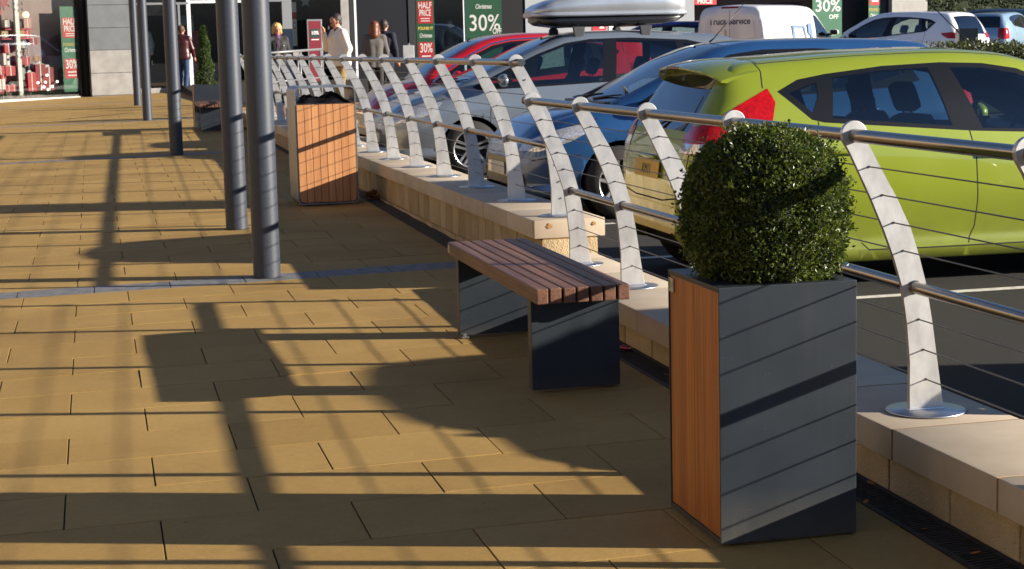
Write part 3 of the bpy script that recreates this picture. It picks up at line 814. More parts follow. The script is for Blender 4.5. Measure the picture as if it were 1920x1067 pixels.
# spiral conifer
sp = thing('spiral_tree', 'small green conifer clipped to a spiral, growing in the far planter', 'tree', (1.93, 29.25, GZ(1.93, 29.25) + .64))
rg = random.Random(21); pos, nrm = [], []
for k in range(5200):
    t = rg.random() ** .8; h = t * .98
    prof = .165 * (1 - t) ** .75 + .018
    a = rg.uniform(0, 6.283)
    ridge = .62 + .38 * math.cos(a - h * 18)
    rr = prof * (0.55 + .45 * ridge) * rg.uniform(.85, 1.05)
    pos.append((rr * math.cos(a), rr * math.sin(a), h)); nrm.append((math.cos(a), math.sin(a), .3))
leaves('foliage', pos, nrm, .035, rg, leaf_mat('conifer_leaf', (0.02, 0.05, 0.008), (0.10, 0.16, 0.03), .5), sp, .4)
bm = bmesh.new(); add_tube(bm, [(0, 0, -.0), (0, 0, .9)], [.02, .006], 8); bm_obj('trunk', bm, mat('box_stem', (0.06, 0.035, 0.02)), sp)
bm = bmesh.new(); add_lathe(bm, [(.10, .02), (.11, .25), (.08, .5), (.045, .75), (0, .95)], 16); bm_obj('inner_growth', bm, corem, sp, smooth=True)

# ================================================================== litter bin
binsteel = mat('bin_steel', (0.30, 0.31, 0.32), 0.38, metal=0.75, var=0.12, vscale=8, rvar=0.05)
cedar = wood('pale_orange_cladding', (0.38, 0.15, 0.05), (0.58, 0.28, 0.115), 'Z', rough=0.6)
bn = thing('litter_bin', 'tall litter bin clad in orange timber boards with black bag showing, by the wall', 'bin', (2.005, 15.18, GZ(2.0, 15.18)))
def rrect(x0, x1, z0, z1, r, n=6):
    pts = []
    for (cx, cz, a0) in ((x1 - r, z0 + r, -90), (x1 - r, z1 - r, 0), (x0 + r, z1 - r, 90), (x0 + r, z0 + r, 180)):
        for k in range(n + 1):
            a = RAD(a0 + 90 * k / n); pts.append((cx + r * math.cos(a), cz + r * math.sin(a)))
    return pts
bm = bmesh.new()
o1 = rrect(-.262, .262, .012, 1.02, .045); o2 = rrect(-.252, .252, .022, 1.01, .038)
D = .60
for a in range(len(o1)):
    b = (a + 1) % len(o1)
    q = [bm.verts.new((o[i][0], yy, o[i][1])) for (o, i, yy) in ((o1, a, 0), (o1, b, 0), (o1, b, D), (o1, a, D))]; bm.faces.new(q[::-1])
    q = [bm.verts.new((o[i][0], yy, o[i][1])) for (o, i, yy) in ((o2, a, 0), (o2, b, 0), (o2, b, D), (o2, a, D))]; bm.faces.new(q)
    for yy, fl in ((0, False), (D, True)):
        q = [bm.verts.new((o[i][0], yy, o[i][1])) for (o, i) in ((o1, a), (o1, b), (o2, b), (o2, a))]; bm.faces.new(q if not fl else q[::-1])
bmesh.ops.remove_doubles(bm, verts=bm.verts, dist=1e-5)
bm_obj('steel_hoop', bm, binsteel, bn, angle=50)
bm = bmesh.new(); box(-.246, .246, .02, D - .02, .03, .84, bm); box(-.248, .248, .006, .014, .026, .875, bm); bm_obj('inner_box', bm, mat('bin_black', (0.012, 0.012, 0.013), 0.4), bn)
n = 8; w = .496 / n
for k in range(n):
    bm = bmesh.new(); a = -.248 + k * w
    if k in (0, n - 1):
        s = 1 if k == 0 else -1; e = a if k == 0 else a + w
        pts = [(e + s * .04, .03), (e + s * .012, .042), (e + s * .001, .07), (e + s * .001, .868), (e + s * (w - .002), .868), (e + s * (w - .002), .03)]
        add_prism(bm, pts if s > 0 else pts[::-1], frame_M((0, .006, 0), (1, 0, 0), (0, -1, 0)), .012)
        bmesh.ops.recalc_face_normals(bm, faces=bm.faces)
    else:
        box(a + .002, a + w - .002, -.006, .006, .03, .868, bm, .0015)
    bm_obj('cladding_board', bm, cedar, bn)
bm = bmesh.new(); box(.165, .20, -.010, -.006, .628, .636, bm, .002); bm_obj('lock', bm, leg_hole, bn)
# black bag bulging out of the top
bm = bmesh.new()
bmesh.ops.create_grid(bm, x_segments=36, y_segments=24, size=.5, matrix=Matrix.Translation((0, .28, .875)) @ Matrix.Diagonal((.47, .5, 1, 1)))
rg = random.Random(2)
for v in bm.verts:
    x, y = v.co.x, v.co.y
    e = max(0, 1 - (abs(x) / .24) ** 6) * max(0, 1 - (abs(y - .28) / .25) ** 6)
    v.co.z += e * (.035 + .05 * math.exp(-((x - .09) / .07) ** 2) + .03 * math.exp(-((x + .13) / .06) ** 2) + .010 * math.sin(x * 40 + y * 25) + .008 * math.sin(y * 50 - x * 31) + rg.uniform(-.003, .003))
bm_obj('bag', bm, mat('black_plastic', (0.008, 0.008, 0.01), 0.28, bump=0.6, bscale=40, bdist=.01), bn, smooth=True)

# small litter and fallen leaves by the drain
bm = bmesh.new()
q = at(718, 366, 15.45)
rg = random.Random(9)
for k in range(26):
    add_box(bm, (rg.gauss(0, .035), rg.gauss(0, .03), abs(rg.gauss(.03, .02))), (.05, .035, .002), R=Matrix.Rotation(rg.uniform(0, 6), 3, 'Z') @ Matrix.Rotation(rg.uniform(-1, 1), 3, 'X') @ Matrix.Rotation(rg.uniform(-1, 1), 3, 'Y'))
o = bm_obj('leaf_pile', bm, mat('dead_leaf', (0.42, 0.16, 0.02), 0.8, var=0.4, vscale=20)); o.location = (2.43, 15.5, GZ(2.43, 15.5)); tag(o, 'little heap of orange fallen leaves at the foot of the wall beside the bin', 'leaves')
cn = thing('crushed_can', 'small crushed red and silver drink can on the drain behind the bench', 'can', (2.325, 7.58, GZ(2.32, 7.58) + .018), RAD(35))
cn.scale = (.55,) * 3
bm = bmesh.new()
add_lathe(bm, [(.0, -.05), (.02, -.05), (.026, -.04), (.022, -.01), (.027, .02), (.024, .04), (.019, .047), (0, .047)], 14, Matrix.Rotation(RAD(90), 4, 'X'))
bm_obj('shell', bm, mat('can_red', (0.20, 0.02, 0.06), 0.3, metal=0.6), cn)
bm = bmesh.new(); add_lathe(bm, [(0, .0475), (.0195, .0475), (.021, .052), (.0, .05)], 14, Matrix.Rotation(RAD(90), 4, 'X')); bm_obj('lid', bm, leg_hole, cn)
for k, (x, y) in enumerate(((2.31, 7.0), (2.29, 4.55), (2.33, 4.3), (2.27, 4.9), (2.36, 5.1))):
    bm = bmesh.new()
    pts = [(0, 0), (.008, .007), (.02, .008), (.03, 0), (.02, -.008), (.008, -.007)]
    add_prism(bm, pts, Matrix.Rotation(k * 1.3, 4, 'Z') @ Matrix.Rotation(.25, 4, 'Y'), .0012)
    o = bm_obj('fallen_leaf', bm, MATS['dead_leaf']); o.location = (x, y, GZ(x, y) + .008)
    tag(o, 'tiny dry brown leaf lying on the slotted drain', 'leaf', 'fallen leaves on the drain')

# ================================================================== cars
glassm = glass('car_glass', (0.60, 0.70, 0.68), 1.0, 0.05)
darkglass = glass('privacy_glass', (0.10, 0.13, 0.14), 1.0, 0.06)
blackm = mat('black_trim', (0.0085, 0.0095, 0.0125), 0.3, spec=0.3)
gapm = mat('shut_line', (0.004, 0.004, 0.004), 0.9)
rubber = mat('tyre_rubber', (0.020, 0.019, 0.019), 0.85, var=0.3, vscale=60, bump=0.3, bscale=120)
alloy = mat('alloy', (0.62, 0.62, 0.63), 0.28, metal=0.9, var=0.08, vscale=20)
dirtdark = mat('wheel_well', (0.010, 0.010, 0.010), 0.95)
seatm = mat('seat_cloth', (0.030, 0.032, 0.038), 0.95, var=0.15, vscale=80, bump=0.2, bscale=400)
linerm = mat('cabin_lining', (0.085, 0.09, 0.088), 0.9, var=0.1)
palelin = mat('pillar_lining', (0.42, 0.44, 0.42), 0.85)
redlamp = mat('red_lamp', (0.40, 0.003, 0.003), 0.18, coat=0.5, var=0.3, vscale=45, spec=0.4)
clearlamp = mat('clear_lamp', (0.62, 0.62, 0.63), 0.10, metal=0.5, coat=1.0, var=0.3, vscale=60)
amber = mat('amber_lamp', (0.55, 0.16, 0.01), 0.15, coat=1.0)
chrome = mat('chrome', (0.75, 0.75, 0.76), 0.08, metal=1.0)
plate_y = mat('rear_plate', (0.72, 0.42, 0.02), 0.45)
plate_w = mat('front_plate', (0.72, 0.70, 0.60), 0.45)
plate_k = mat('plate_letters', (0.01, 0.01, 0.01), 0.5)

def cr(p0, p1, p2, p3, t):
    return 0.5 * ((2 * p1) + (-p0 + p2) * t + (2 * p0 - 5 * p1 + 4 * p2 - p3) * t * t + (-p0 + 3 * p1 - 3 * p2 + p3) * t ** 3)
def interp_stations(st, step=0.045):
    """PCHIP through the stations, keeping every key station"""
    st = np.array(st, float); x = st[:, 0]; n = len(x)
    out = []
    h = np.diff(x)
    D = np.diff(st, axis=0) / h[:, None]
    m = np.zeros_like(st)
    for i in range(1, n - 1):
        for c in range(1, st.shape[1]):
            if D[i - 1, c] * D[i, c] > 0:
                w1 = 2 * h[i] + h[i - 1]; w2 = h[i] + 2 * h[i - 1]
                m[i, c] = (w1 + w2) / (w1 / D[i - 1, c] + w2 / D[i, c])
    m[0] = D[0]; m[-1] = D[-1]
    for i in range(n - 1):
        k = max(1, int(math.ceil(h[i] / step)))
        for q in range(k):
            t = q / k
            h00 = 2 * t ** 3 - 3 * t * t + 1; h10 = t ** 3 - 2 * t * t + t; h01 = -2 * t ** 3 + 3 * t * t; h11 = t ** 3 - t * t
            r = h00 * st[i] + h10 * h[i] * m[i] + h01 * st[i + 1] + h11 * h[i] * m[i + 1]
            r[0] = x[i] + t * h[i]
            out.append(r)
    out.append(st[-1])
    return out
def half_ring(s):
    """station row -> (y,z) points from sill to roof centre, with the index of each zone border"""
    x, zs, wm, zb, wb, ze, we, zt = s
    H = zb - zs
    key = [(wm - .07, zs), (wm - .018, zs + .012), (wm - .004, zs + .10 * H), (wm - .036, zs + .165 * H), (wm - .026, zs + .28 * H), (wm, zs + .52 * H), (wm - .004, zs + .72 * H), (wm - .012, zs + .84 * H), (wb, zb),
           ((wb + we) / 2 + .10 * (wb - we) + .006, (zb + ze) / 2), (we, ze), (we - .14 * we, ze + .62 * (zt - ze)), (we * .5, zt - .13 * (zt - ze)), (0.0, zt)]
    zone_of = [0, 0, 0, 0, 0, 0, 0, 0, 1, 1, 2, 3, 3]
    sub = [1, 1, 2, 2, 2, 2, 2, 2, 4, 4, 3, 4, 4]
    pts, zn = [], []
    sharp = {0, 8, 10}
    for i in range(len(key) - 1):
        p1, p2 = np.array(key[i]), np.array(key[i + 1])
        p0 = np.array(key[i - 1]) if i > 0 and i not in sharp else p1 - (p2 - p1) * 1.0
        p3 = np.array(key[i + 2]) if i + 2 < len(key) and (i + 1) not in sharp else p2 + (p2 - p1)
        if i + 2 >= len(key): p3 = np.array((-key[i][0], key[i][1]))
        for q in range(sub[i]):
            pts.append(cr(p0, p1, p2, p3, q / sub[i])); zn.append(zone_of[i])
    pts.append(np.array(key[-1]))
    return pts, zn
class Shell:
    def __init__(self, stations, step=0.045):
        self.bm = bmesh.new(); bm = self.bm
        self.zl = bm.faces.layers.int.new('zone')
        self.rows = interp_stations(stations, step)
        Ls, Rs = [], []
        for s in self.rows:
            pts, zn = half_ring(s)
            l = [bm.verts.new((s[0], p[0], p[1])) for p in pts]
            r_ = [bm.verts.new((s[0], -p[0], p[1])) for p in pts[:-1]] + [l[-1]]
            Ls.append(l); Rs.append(r_)
        n = len(Ls[0])
        for i in range(len(self.rows) - 1):
            for j in range(n - 1):
                f = bm.faces.new((Ls[i][j], Ls[i][j + 1], Ls[i + 1][j + 1], Ls[i + 1][j])); f[self.zl] = zn[j]
                f = bm.faces.new((Rs[i][j], Rs[i + 1][j], Rs[i + 1][j + 1], Rs[i][j + 1])); f[self.zl] = zn[j]
        for i, rev in ((0, True), (len(self.rows) - 1, False)):
            for j in range(n - 1):
                k = 8
                a0, a1, b0, b1 = Ls[i][j].co, Ls[i][j + 1].co, Rs[i][j].co, Rs[i][j + 1].co
                rowA = [Ls[i][j]] + [bm.verts.new(a0.lerp(b0, q / k)) for q in range(1, k)] + [Rs[i][j]]
                if j == n - 2: rowB = [Ls[i][j + 1]] * (k + 1)
                else: rowB = [Ls[i][j + 1]] + [bm.verts.new(a1.lerp(b1, q / k)) for q in range(1, k)] + [Rs[i][j + 1]]
                for q in range(k):
                    vs = [rowA[q], rowA[q + 1], rowB[q + 1], rowB[q]]
                    vs = list(dict.fromkeys(vs))
                    if len(vs) < 3: continue
                    f = bm.faces.new(vs if not rev else vs[::-1]); f[self.zl] = 4
        bmesh.ops.remove_doubles(bm, verts=bm.verts, dist=1e-4)
        bmesh.ops.recalc_face_normals(bm, faces=bm.faces)
        for f in bm.faces: f.smooth = True
    def cut(self, poly, axis, pred, mi, only=None):
        """cut the outline poly (2-D, looking along axis) into the skin and give the inside material mi"""
        bm = self.bm
        ix = {'y': (0, 2), 'x': (1, 2), 'z': (0, 1)}[axis]
        P = [Vector(q) for q in poly]
        lo = (min(q.x for q in P) - .1, min(q.y for q in P) - .1); hi = (max(q.x for q in P) + .1, max(q.y for q in P) + .1)
        def near(f):
            for v in f.verts:
                if lo[0] < v.co[ix[0]] < hi[0] and lo[1] < v.co[ix[1]] < hi[1]: return pred(f)
            return False
        for a, b in zip(P, P[1:] + P[:1]):
            d = b - a
            if d.length < 1e-5: continue
            nrm = [0, 0, 0]; nrm[ix[0]] = d.y; nrm[ix[1]] = -d.x
            co = [0, 0, 0]; co[ix[0]] = a.x; co[ix[1]] = a.y
            slo = (min(a.x, b.x) - .03, min(a.y, b.y) - .03); shi = (max(a.x, b.x) + .03, max(a.y, b.y) + .03)
            fs = []
            for f in bm.faces:
                mn0 = min(v.co[ix[0]] for v in f.verts); mx0 = max(v.co[ix[0]] for v in f.verts)
                mn1 = min(v.co[ix[1]] for v in f.verts); mx1 = max(v.co[ix[1]] for v in f.verts)
                if mx0 > slo[0] and mn0 < shi[0] and mx1 > slo[1] and mn1 < shi[1] and pred(f): fs.append(f)
            geom = list(set(fs) | set(e for f in fs for e in f.edges) | set(v for f in fs for v in f.verts))
            if geom: bmesh.ops.bisect_plane(bm, geom=geom, dist=1e-5, plane_co=co, plane_no=nrm)
        def inside(x, y):
            c = False; j = len(P) - 1
            for i in range(len(P)):
                if (P[i].y > y) != (P[j].y > y) and x < (P[j].x - P[i].x) * (y - P[i].y) / (P[j].y - P[i].y) + P[i].x: c = not c
                j = i
            return c
        for f in bm.faces:
            c = f.calc_center_median()
            if lo[0] < c[ix[0]] < hi[0] and lo[1] < c[ix[1]] < hi[1] and pred(f) and (only is None or f.material_index in only) and inside(c[ix[0]], c[ix[1]]):
                f.material_index = mi
    def take(self, mi):
        b = self.bm.copy()
        bmesh.ops.delete(b, geom=[f for f in b.faces if f.material_index != mi], context='FACES')
        for f in b.faces: f.material_index = 0
        return b
def strip(pts, w):
    """thin outline along a polyline"""
    P = [Vector(p) for p in pts]; out = []
    quads = []
    for a, b in zip(P, P[1:]):
        d = (b - a).normalized(); n = Vector((-d.y, d.x)) * w / 2; e = d * w * .3
        quads.append([a + n - e, b + n + e, b - n + e, a - n - e])
    return quads
BODY, TRIM, GLASS, GAP, RLAMP, CLAMP, DARK, FGLASS, BGLASS, CHROME, AMBER = range(11)
def wheel_meshes(key, R, rim, w, style):
    bm = bmesh.new()
    MX = Matrix.Rotation(RAD(90), 4, 'X')      # axle along y, outer face towards -y
    add_lathe(bm, [(rim, -w * .47), (rim + .02, -w * .5), (R - .045, -w * .5), (R - .012, -w * .44), (R, -w * .30), (R, w * .3), (R - .012, w * .44), (rim, w * .5)], 56, MX)
    for k in (-1, 1):
        add_lathe(bm, [(R - .001, k * w * .1 - .004), (R + .0015, k * w * .1 - .004)], 48, MX)
    ty = bpy.data.meshes.new('tyre'); bm.to_mesh(ty); bm.free(); ty.materials.append(rubber)
    bm = bmesh.new()
    zf = w * .44
    add_lathe(bm, [(rim + .012, zf + .004), (rim + .016, zf), (rim - .004, zf - .002), (rim - .018, zf - .02), (rim - .024, -w * .3), (rim, -w * .46)], 56, MX)
    add_lathe(bm, [(0, zf - .012), (.028, zf - .014), (.034, zf - .02), (.07, zf - .035), (.075, zf - .06)], 24, MX)
    for k in range(5):
        a = 2 * math.pi * k / 5 + .3
        for s in ((-1, 1) if style == 'double' else (0,)):
            wd = .016 if style == 'double' else .034
            off = s * .030
            ca, sa = math.cos(a), math.sin(a)
            def pt(r, o, z): return MX @ Vector((r * ca - o * sa, r * sa + o * ca, z))
            vs = []
            for (r_, zz, q) in ((.045, zf - .022, 1.1), (rim * .55, zf - .020, 1.0), (rim - .008, zf - .008, 1.15)):
                vs.append([bm.verts.new(pt(r_, off * (r_ / rim * .35 + .75) - wd * q, zz - .03)), bm.verts.new(pt(r_, off * (r_ / rim * .35 + .75) - wd * q * .8, zz)), bm.verts.new(pt(r_, off * (r_ / rim * .35 + .75) + wd * q * .8, zz)), bm.verts.new(pt(r_, off * (r_ / rim * .35 + .75) + wd * q, zz - .03))])
            for A, B in zip(vs, vs[1:]):
                for i in range(3): bm.faces.new((A[i], A[i + 1], B[i + 1], B[i]))
    bmesh.ops.recalc_face_normals(bm, faces=bm.faces)
    rm = bpy.data.meshes.new('rim'); bm.to_mesh(rm); bm.free(); rm.materials.append(alloy)
    bm = bmesh.new()
    add_lathe(bm, [(0, zf - .09), (rim - .03, zf - .09)], 32, MX); add_lathe(bm, [(.13, zf - .075), (.06, zf - .075)], 32, MX)
    dk = bpy.data.meshes.new('brake_disc'); bm.to_mesh(dk); bm.free(); dk.materials.append(mat('brake', (0.03, 0.028, 0.027), 0.6, metal=0.5))
    return ty, rm, dk
WM = {}
def car(label, cat_, loc, rz, st, sp, group='parked cars'):
    t = thing(sp.get('name', 'parked_car'), label, cat_, loc, rz, group)
    sh = Shell(st, sp.get('step', 0.045)); bm = sh.bm; zl = sh.zl
    Z = lambda *z: (lambda f: f[zl] in z)
    side = Z(0, 1, 2)
    # wheel arches
    for (ax, az, ar) in sp['arches']:
        sh.cut([(ax + ar * math.cos(2 * math.pi * k / 26), az + ar * math.sin(2 * math.pi * k / 26)) for k in range(26)], 'y', Z(0), DARK)
    dk = [f for f in bm.faces if f.material_index == DARK]
    bmesh.ops.delete(bm, geom=dk, context='FACES')
    # front and rear glass, straight off the station rows
    for (xa, xb, yi, mi) in sp.get('top_glass', ()):
        for f in bm.faces:
            c = f.calc_center_median()
            if f[zl] == 3 and xa < c.x < xb: f.material_index = mi
    for poly in sp.get('trim', ()): sh.cut(poly, 'y', Z(1, 2), TRIM)
    for poly in sp.get('glass', ()): sh.cut(poly, 'y', Z(1, 2), GLASS)
    for poly in sp.get('chrome_line', ()): sh.cut(poly, 'y', Z(0, 1, 2), CHROME)
    ly_ = sp.get('lamp_y', sp['W'] / 2 - .30)
    for sg in (-1, 1):
        fs = [f for f in bm.faces if f.calc_center_median().x < sp['xr'] + .5 or f.calc_center_median().x > sp['xf'] - .5]
        bmesh.ops.bisect_plane(bm, geom=list(set(fs) | set(e for f in fs for e in f.edges) | set(v for f in fs for v in f.verts)), dist=1e-5, plane_co=(0, sg * ly_, 0), plane_no=(0, 1, 0))
    for (poly, mi) in sp.get('lamps_side', ()): sh.cut(poly, 'y', lambda f: abs(f.calc_center_median().y) > ly_, mi, only=(BODY, TRIM, CLAMP, RLAMP))
    for (poly, mi) in sp.get('front', ()): sh.cut(poly, 'x', lambda f: f.calc_center_median().x > sp['xf'] - .28 and f[zl] in (0, 4), mi)
    for (poly, mi) in sp.get('rear', ()): sh.cut(poly, 'x', lambda f: f.calc_center_median().x < sp['xr'] + .3, mi)
    for pts in sp.get('gaps', ()):
        for q in strip(pts, .009): sh.cut(q, 'y', Z(0, 1, 2), GAP, only=(BODY, TRIM))
    for pts in sp.get('rear_gaps', ()):
        for q in strip(pts, .010): sh.cut(q, 'x', lambda f: f.calc_center_median().x < sp['xr'] + .25, GAP, only=(BODY,))
    for pts in sp.get('top_gaps', ()):
        for q in strip(pts, .009): sh.cut(q, 'z', Z(3, 2), GAP, only=(BODY,))
    bp = paint(sp['paint'][0], *sp['paint'][1:])
    # body skin keeps paint, trim and shut lines; arch lips turned inwards
    body = bm.copy()
    bmesh.ops.delete(body, geom=[f for f in body.faces if f.material_index not in (BODY, GAP)], context='FACES')
    for f in body.faces: f.material_index = 1 if f.material_index == GAP else 0
    lip = []
    for e in body.edges:
        if len(e.link_faces) == 1:
            c = (e.verts[0].co + e.verts[1].co) / 2
            for (ax, az, ar) in sp['arches']:
                if abs(math.hypot(c.x - ax, c.z - az) - ar) < .02: lip.append(e); break
    r = bmesh.ops.extrude_edge_only(body, edges=lip)
    for v in [g for g in r['geom'] if isinstance(g, bmesh.types.BMVert)]: v.co.y *= 1 - .05 / abs(v.co.y)
    liner_bm = bm.copy(); lz = liner_bm.faces.layers.int['zone']
    bo = bm_obj('body', body, [bp, gapm], t)
    # panes, lamps: every separate patch a part of its own
    def islands(b):
        b.faces.ensure_lookup_table(); seen = set(); out = []
        for f in b.faces:
            if f in seen: continue
            st_ = [f]; comp = []; seen.add(f)
            while st_:
                g = st_.pop(); comp.append(g)
                for e in g.edges:
                    for h in e.link_faces:
                        if h not in seen: seen.add(h); st_.append(h)
            out.append(comp)
        return out
    def parts(mi, nm, mt, off=0.0):
        b = sh.take(mi)
        comps = islands(b)
        for comp in comps:
            if len(comp) < 3: continue
            vmap = {}; nb = bmesh.new()
            for f in comp:
                for v in f.verts:
                    if v not in vmap: vmap[v] = nb.verts.new(v.co + v.normal * off)
            for f in comp:
                q = nb.faces.new([vmap[v] for v in f.verts]); q.smooth = True
            bm_obj(nm, nb, mt, t)
        b.free()
    parts(TRIM, 'window_trim', blackm)
    parts(CHROME, 'chrome_strip', chrome, .002)
    parts(GLASS, 'side_window', sp.get('side_glass', glassm))
    parts(FGLASS, 'windscreen', glassm)
    parts(BGLASS, 'rear_window', sp.get('rear_glass', glassm))
    parts(RLAMP, 'tail_lamp', redlamp, .004)
    parts(CLAMP, sp.get('clamp_name', 'headlamp'), clearlamp, .004)
    parts(AMBER, 'indicator', amber, .005)
    parts(DARK, 'grille', blackm, .002)
    # cabin lining just inside the skin
    bmesh.ops.delete(liner_bm, geom=[f for f in liner_bm.faces if f.material_index in (GLASS, FGLASS, BGLASS) or f[lz] == 4 or f.calc_center_median().z < sp.get('liner_z', .42) or f.calc_center_median().x > sp['cowl'] + .02], context='FACES')
    for v in liner_bm.verts: v.co -= v.normal * .022
    for f in liner_bm.faces:
        cx0 = f.calc_center_median().x; f.material_index = 1 if (f[lz] >= 1 and sp['header'] - .12 < cx0 < sp['cowl']) else 0
    bm_obj('cabin_lining', liner_bm, [linerm, palelin], t, smooth=True)
    # floor pan and wheel wells
    W = sp['W'] / 2
    b = bmesh.new()
    x0, x1 = sp['xr'] + .12, sp['xf'] - .12
    ars = sorted(sp['arches'])
    box(ars[0][0] + ars[0][2], ars[1][0] - ars[1][2], -W + .10, W - .10, .19, .27, b)
    box(x0 + .05, x1 - .05, -W + .24, W - .24, .21, .36, b)
    box(ars[1][0] - .1, x1 - .1, -W + .24, W - .24, .3, .62, b)
    for (ax, az, ar) in sp['arches']:
        for s in (-1, 1):
            add_lathe(b, [(ar + .012, 0), (ar + .012, .26), (0, .26)], 26, Matrix.Translation((ax, s * (W - .045), az)) @ Matrix.Rotation(RAD(90) * s, 4, 'X'))
    bm_obj('underbody', b, dirtdark, t)
    # wheels
    key = sp['wheel']
    if key not in WM: WM[key] = wheel_meshes(key, *key)
    ty, rm, dkm = WM[key]
    for (ax, az, ar) in sp['arches']:
        for s in (-1, 1):
            wo = bpy.data.objects.new('wheel', ty); link(wo, t); wo.location = (ax, s * (W - .115), key[0] - .004); wo.rotation_euler = (0, 0, 0 if s < 0 else math.pi)
            link(bpy.data.objects.new('rim', rm), wo); link(bpy.data.objects.new('brake_disc', dkm), wo)
    # seats
    zf = sp.get('seat_z', .30)
    def seat(x, y, w=.48, rest=True, bench=False):
        b = bmesh.new()
        add_box(b, (x, y, zf + .13), (.50, w, .16), bev=.05)
        Rb = Matrix.Rotation(RAD(-20), 3, 'Y')
        add_box(b, (x - .30, y, zf + .46), (.15, w, .60), bev=.055, R=Rb)
        so = bm_obj('seat', b, seatm, t, angle=60)
        b = bmesh.new()
        for yy in ((y,) if not bench else (y - .42, y + .42)):
            add_box(b, (x - .435, yy, zf + .865), (.10, .27, .20), bev=.045, R=Rb)
            for q in (-.06, .06): add_tube(b, [(x - .40, yy + q, zf + .72), (x - .425, yy + q, zf + .80)], .007, 6)
        bm_obj('headrest', b, seatm, so, angle=60)
    for y in (-.36, .36): seat(sp['seat_x'], y)
    seat(sp['seat_x'] - .82, 0, W * 1.45, bench=True)
    b = bmesh.new(); add_box(b, (sp['cowl'] - .27, 0, sp['dash_z'] - .12), (.52, W * 1.62, .26), bev=.09)
    bm_obj('dashboard', b, blackm, t, angle=60)
    b = bmesh.new()
    Mw = Matrix.Translation((sp['seat_x'] + .42, sp.get('drive', -1) * .36, sp['dash_z'] - .06)) @ Matrix.Rotation(RAD(-65), 4, 'Y')
    rr = [Mw @ Vector((.185 * math.cos(2 * math.pi * k / 24), .185 * math.sin(2 * math.pi * k / 24), 0)) for k in range(25)]
    add_tube(b, rr, .016, 8, cap=False); add_box(b, Mw @ Vector((0, 0, -.01)), (.05, .34, .05), R=Mw.to_3x3())
    bm_obj('steering_wheel', b, blackm, t)
    b = bmesh.new(); add_box(b, (sp['header'] + .10, 0, sp['roof_z'] - .14), (.03, .24, .07), bev=.02); add_tube(b, [(sp['header'] + .10, 0, sp['roof_z'] - .14), (sp['header'] + .02, 0, sp['roof_z'] - .04)], .008, 6)
    bm_obj('rear_view_mirror', b, blackm, t, angle=60)
    # door mirrors
    mx_, mz = sp['mirror']
    for s in (-1, 1):
        b = bmesh.new()
        yb = sp['mirror_w']
        bmesh.ops.create_uvsphere(b, u_segments=20, v_segments=12, radius=1.0, matrix=Matrix.Translation((mx_, s * (yb + .13), mz)) @ Matrix.Diagonal((.075, .115, .075, 1)))
        for v in b.verts:
            if v.co.x < mx_ - .035: v.co.x = mx_ - .035
        mo = bm_obj('door_mirror', b, bp, t, smooth=True)
        b = bmesh.new(); add_tube(b, [(mx_ + .01, s * (yb - .03), mz - .05), (mx_ + .005, s * (yb + .06), mz - .04)], [.03, .022], 8)
        add_box(b, (mx_ - .0365, s * (yb + .135), mz), (.004, .18, .11), bev=.001)
        bm_obj('mirror_glass', b, blackm, mo)
    # door handles
    for (hx, hz) in sp.get('handles', ()):
        for s in (-1, 1):
            yy = None
            best = 9
            for v in bm.verts:
                if v.co.y * s > 0:
                    d = abs(v.co.x - hx) + abs(v.co.z - hz)
                    if d < best: best = d; yy = abs(v.co.y)
            b = bmesh.new(); add_box(b, (hx, s * (yy + .018), hz), (.19, .018, .028), bev=.008)
            for q in (-.075, .075): add_box(b, (hx + q, s * (yy + .006), hz), (.03, .03, .024), bev=.006)
            bm_obj('door_handle', b, sp.get('handle_mat', bp), t, angle=60)
    bm.free()
    return t
def plate(t, x, z, facing, txt, mt, y=0.0, tilt=0.0):
    b = bmesh.new()
    s = 1 if facing > 0 else -1
    Mp = frame_M((x, y, z), (0, s, 0), (s * math.cos(tilt), 0, math.sin(tilt)))
    add_box(b, (0, 0, 0), (.52, .112, .006), bev=.003); bmesh.ops.transform(b, matrix=Mp, verts=b.verts)
    po = bm_obj('number_plate', b, mt, t)
    if txt:
        b = bmesh.new(); text_bm(b, txt, .095, Mp @ Matrix.Translation((0, -.004, .0045)), depth=.001, sx=.88)
        bm_obj('plate_letters', b, plate_k, po)
    return po
def aerial(t, x, z, l=.55, back=1, ang=38):
    b = bmesh.new()
    a = RAD(ang); add_tube(b, [(x, 0, z), (x - back * .04, 0, z + .03), (x - back * l * math.cos(a), 0, z + l * math.sin(a))], [.009, .0055, .003], 8)
    bm_obj('aerial', b, blackm, t)

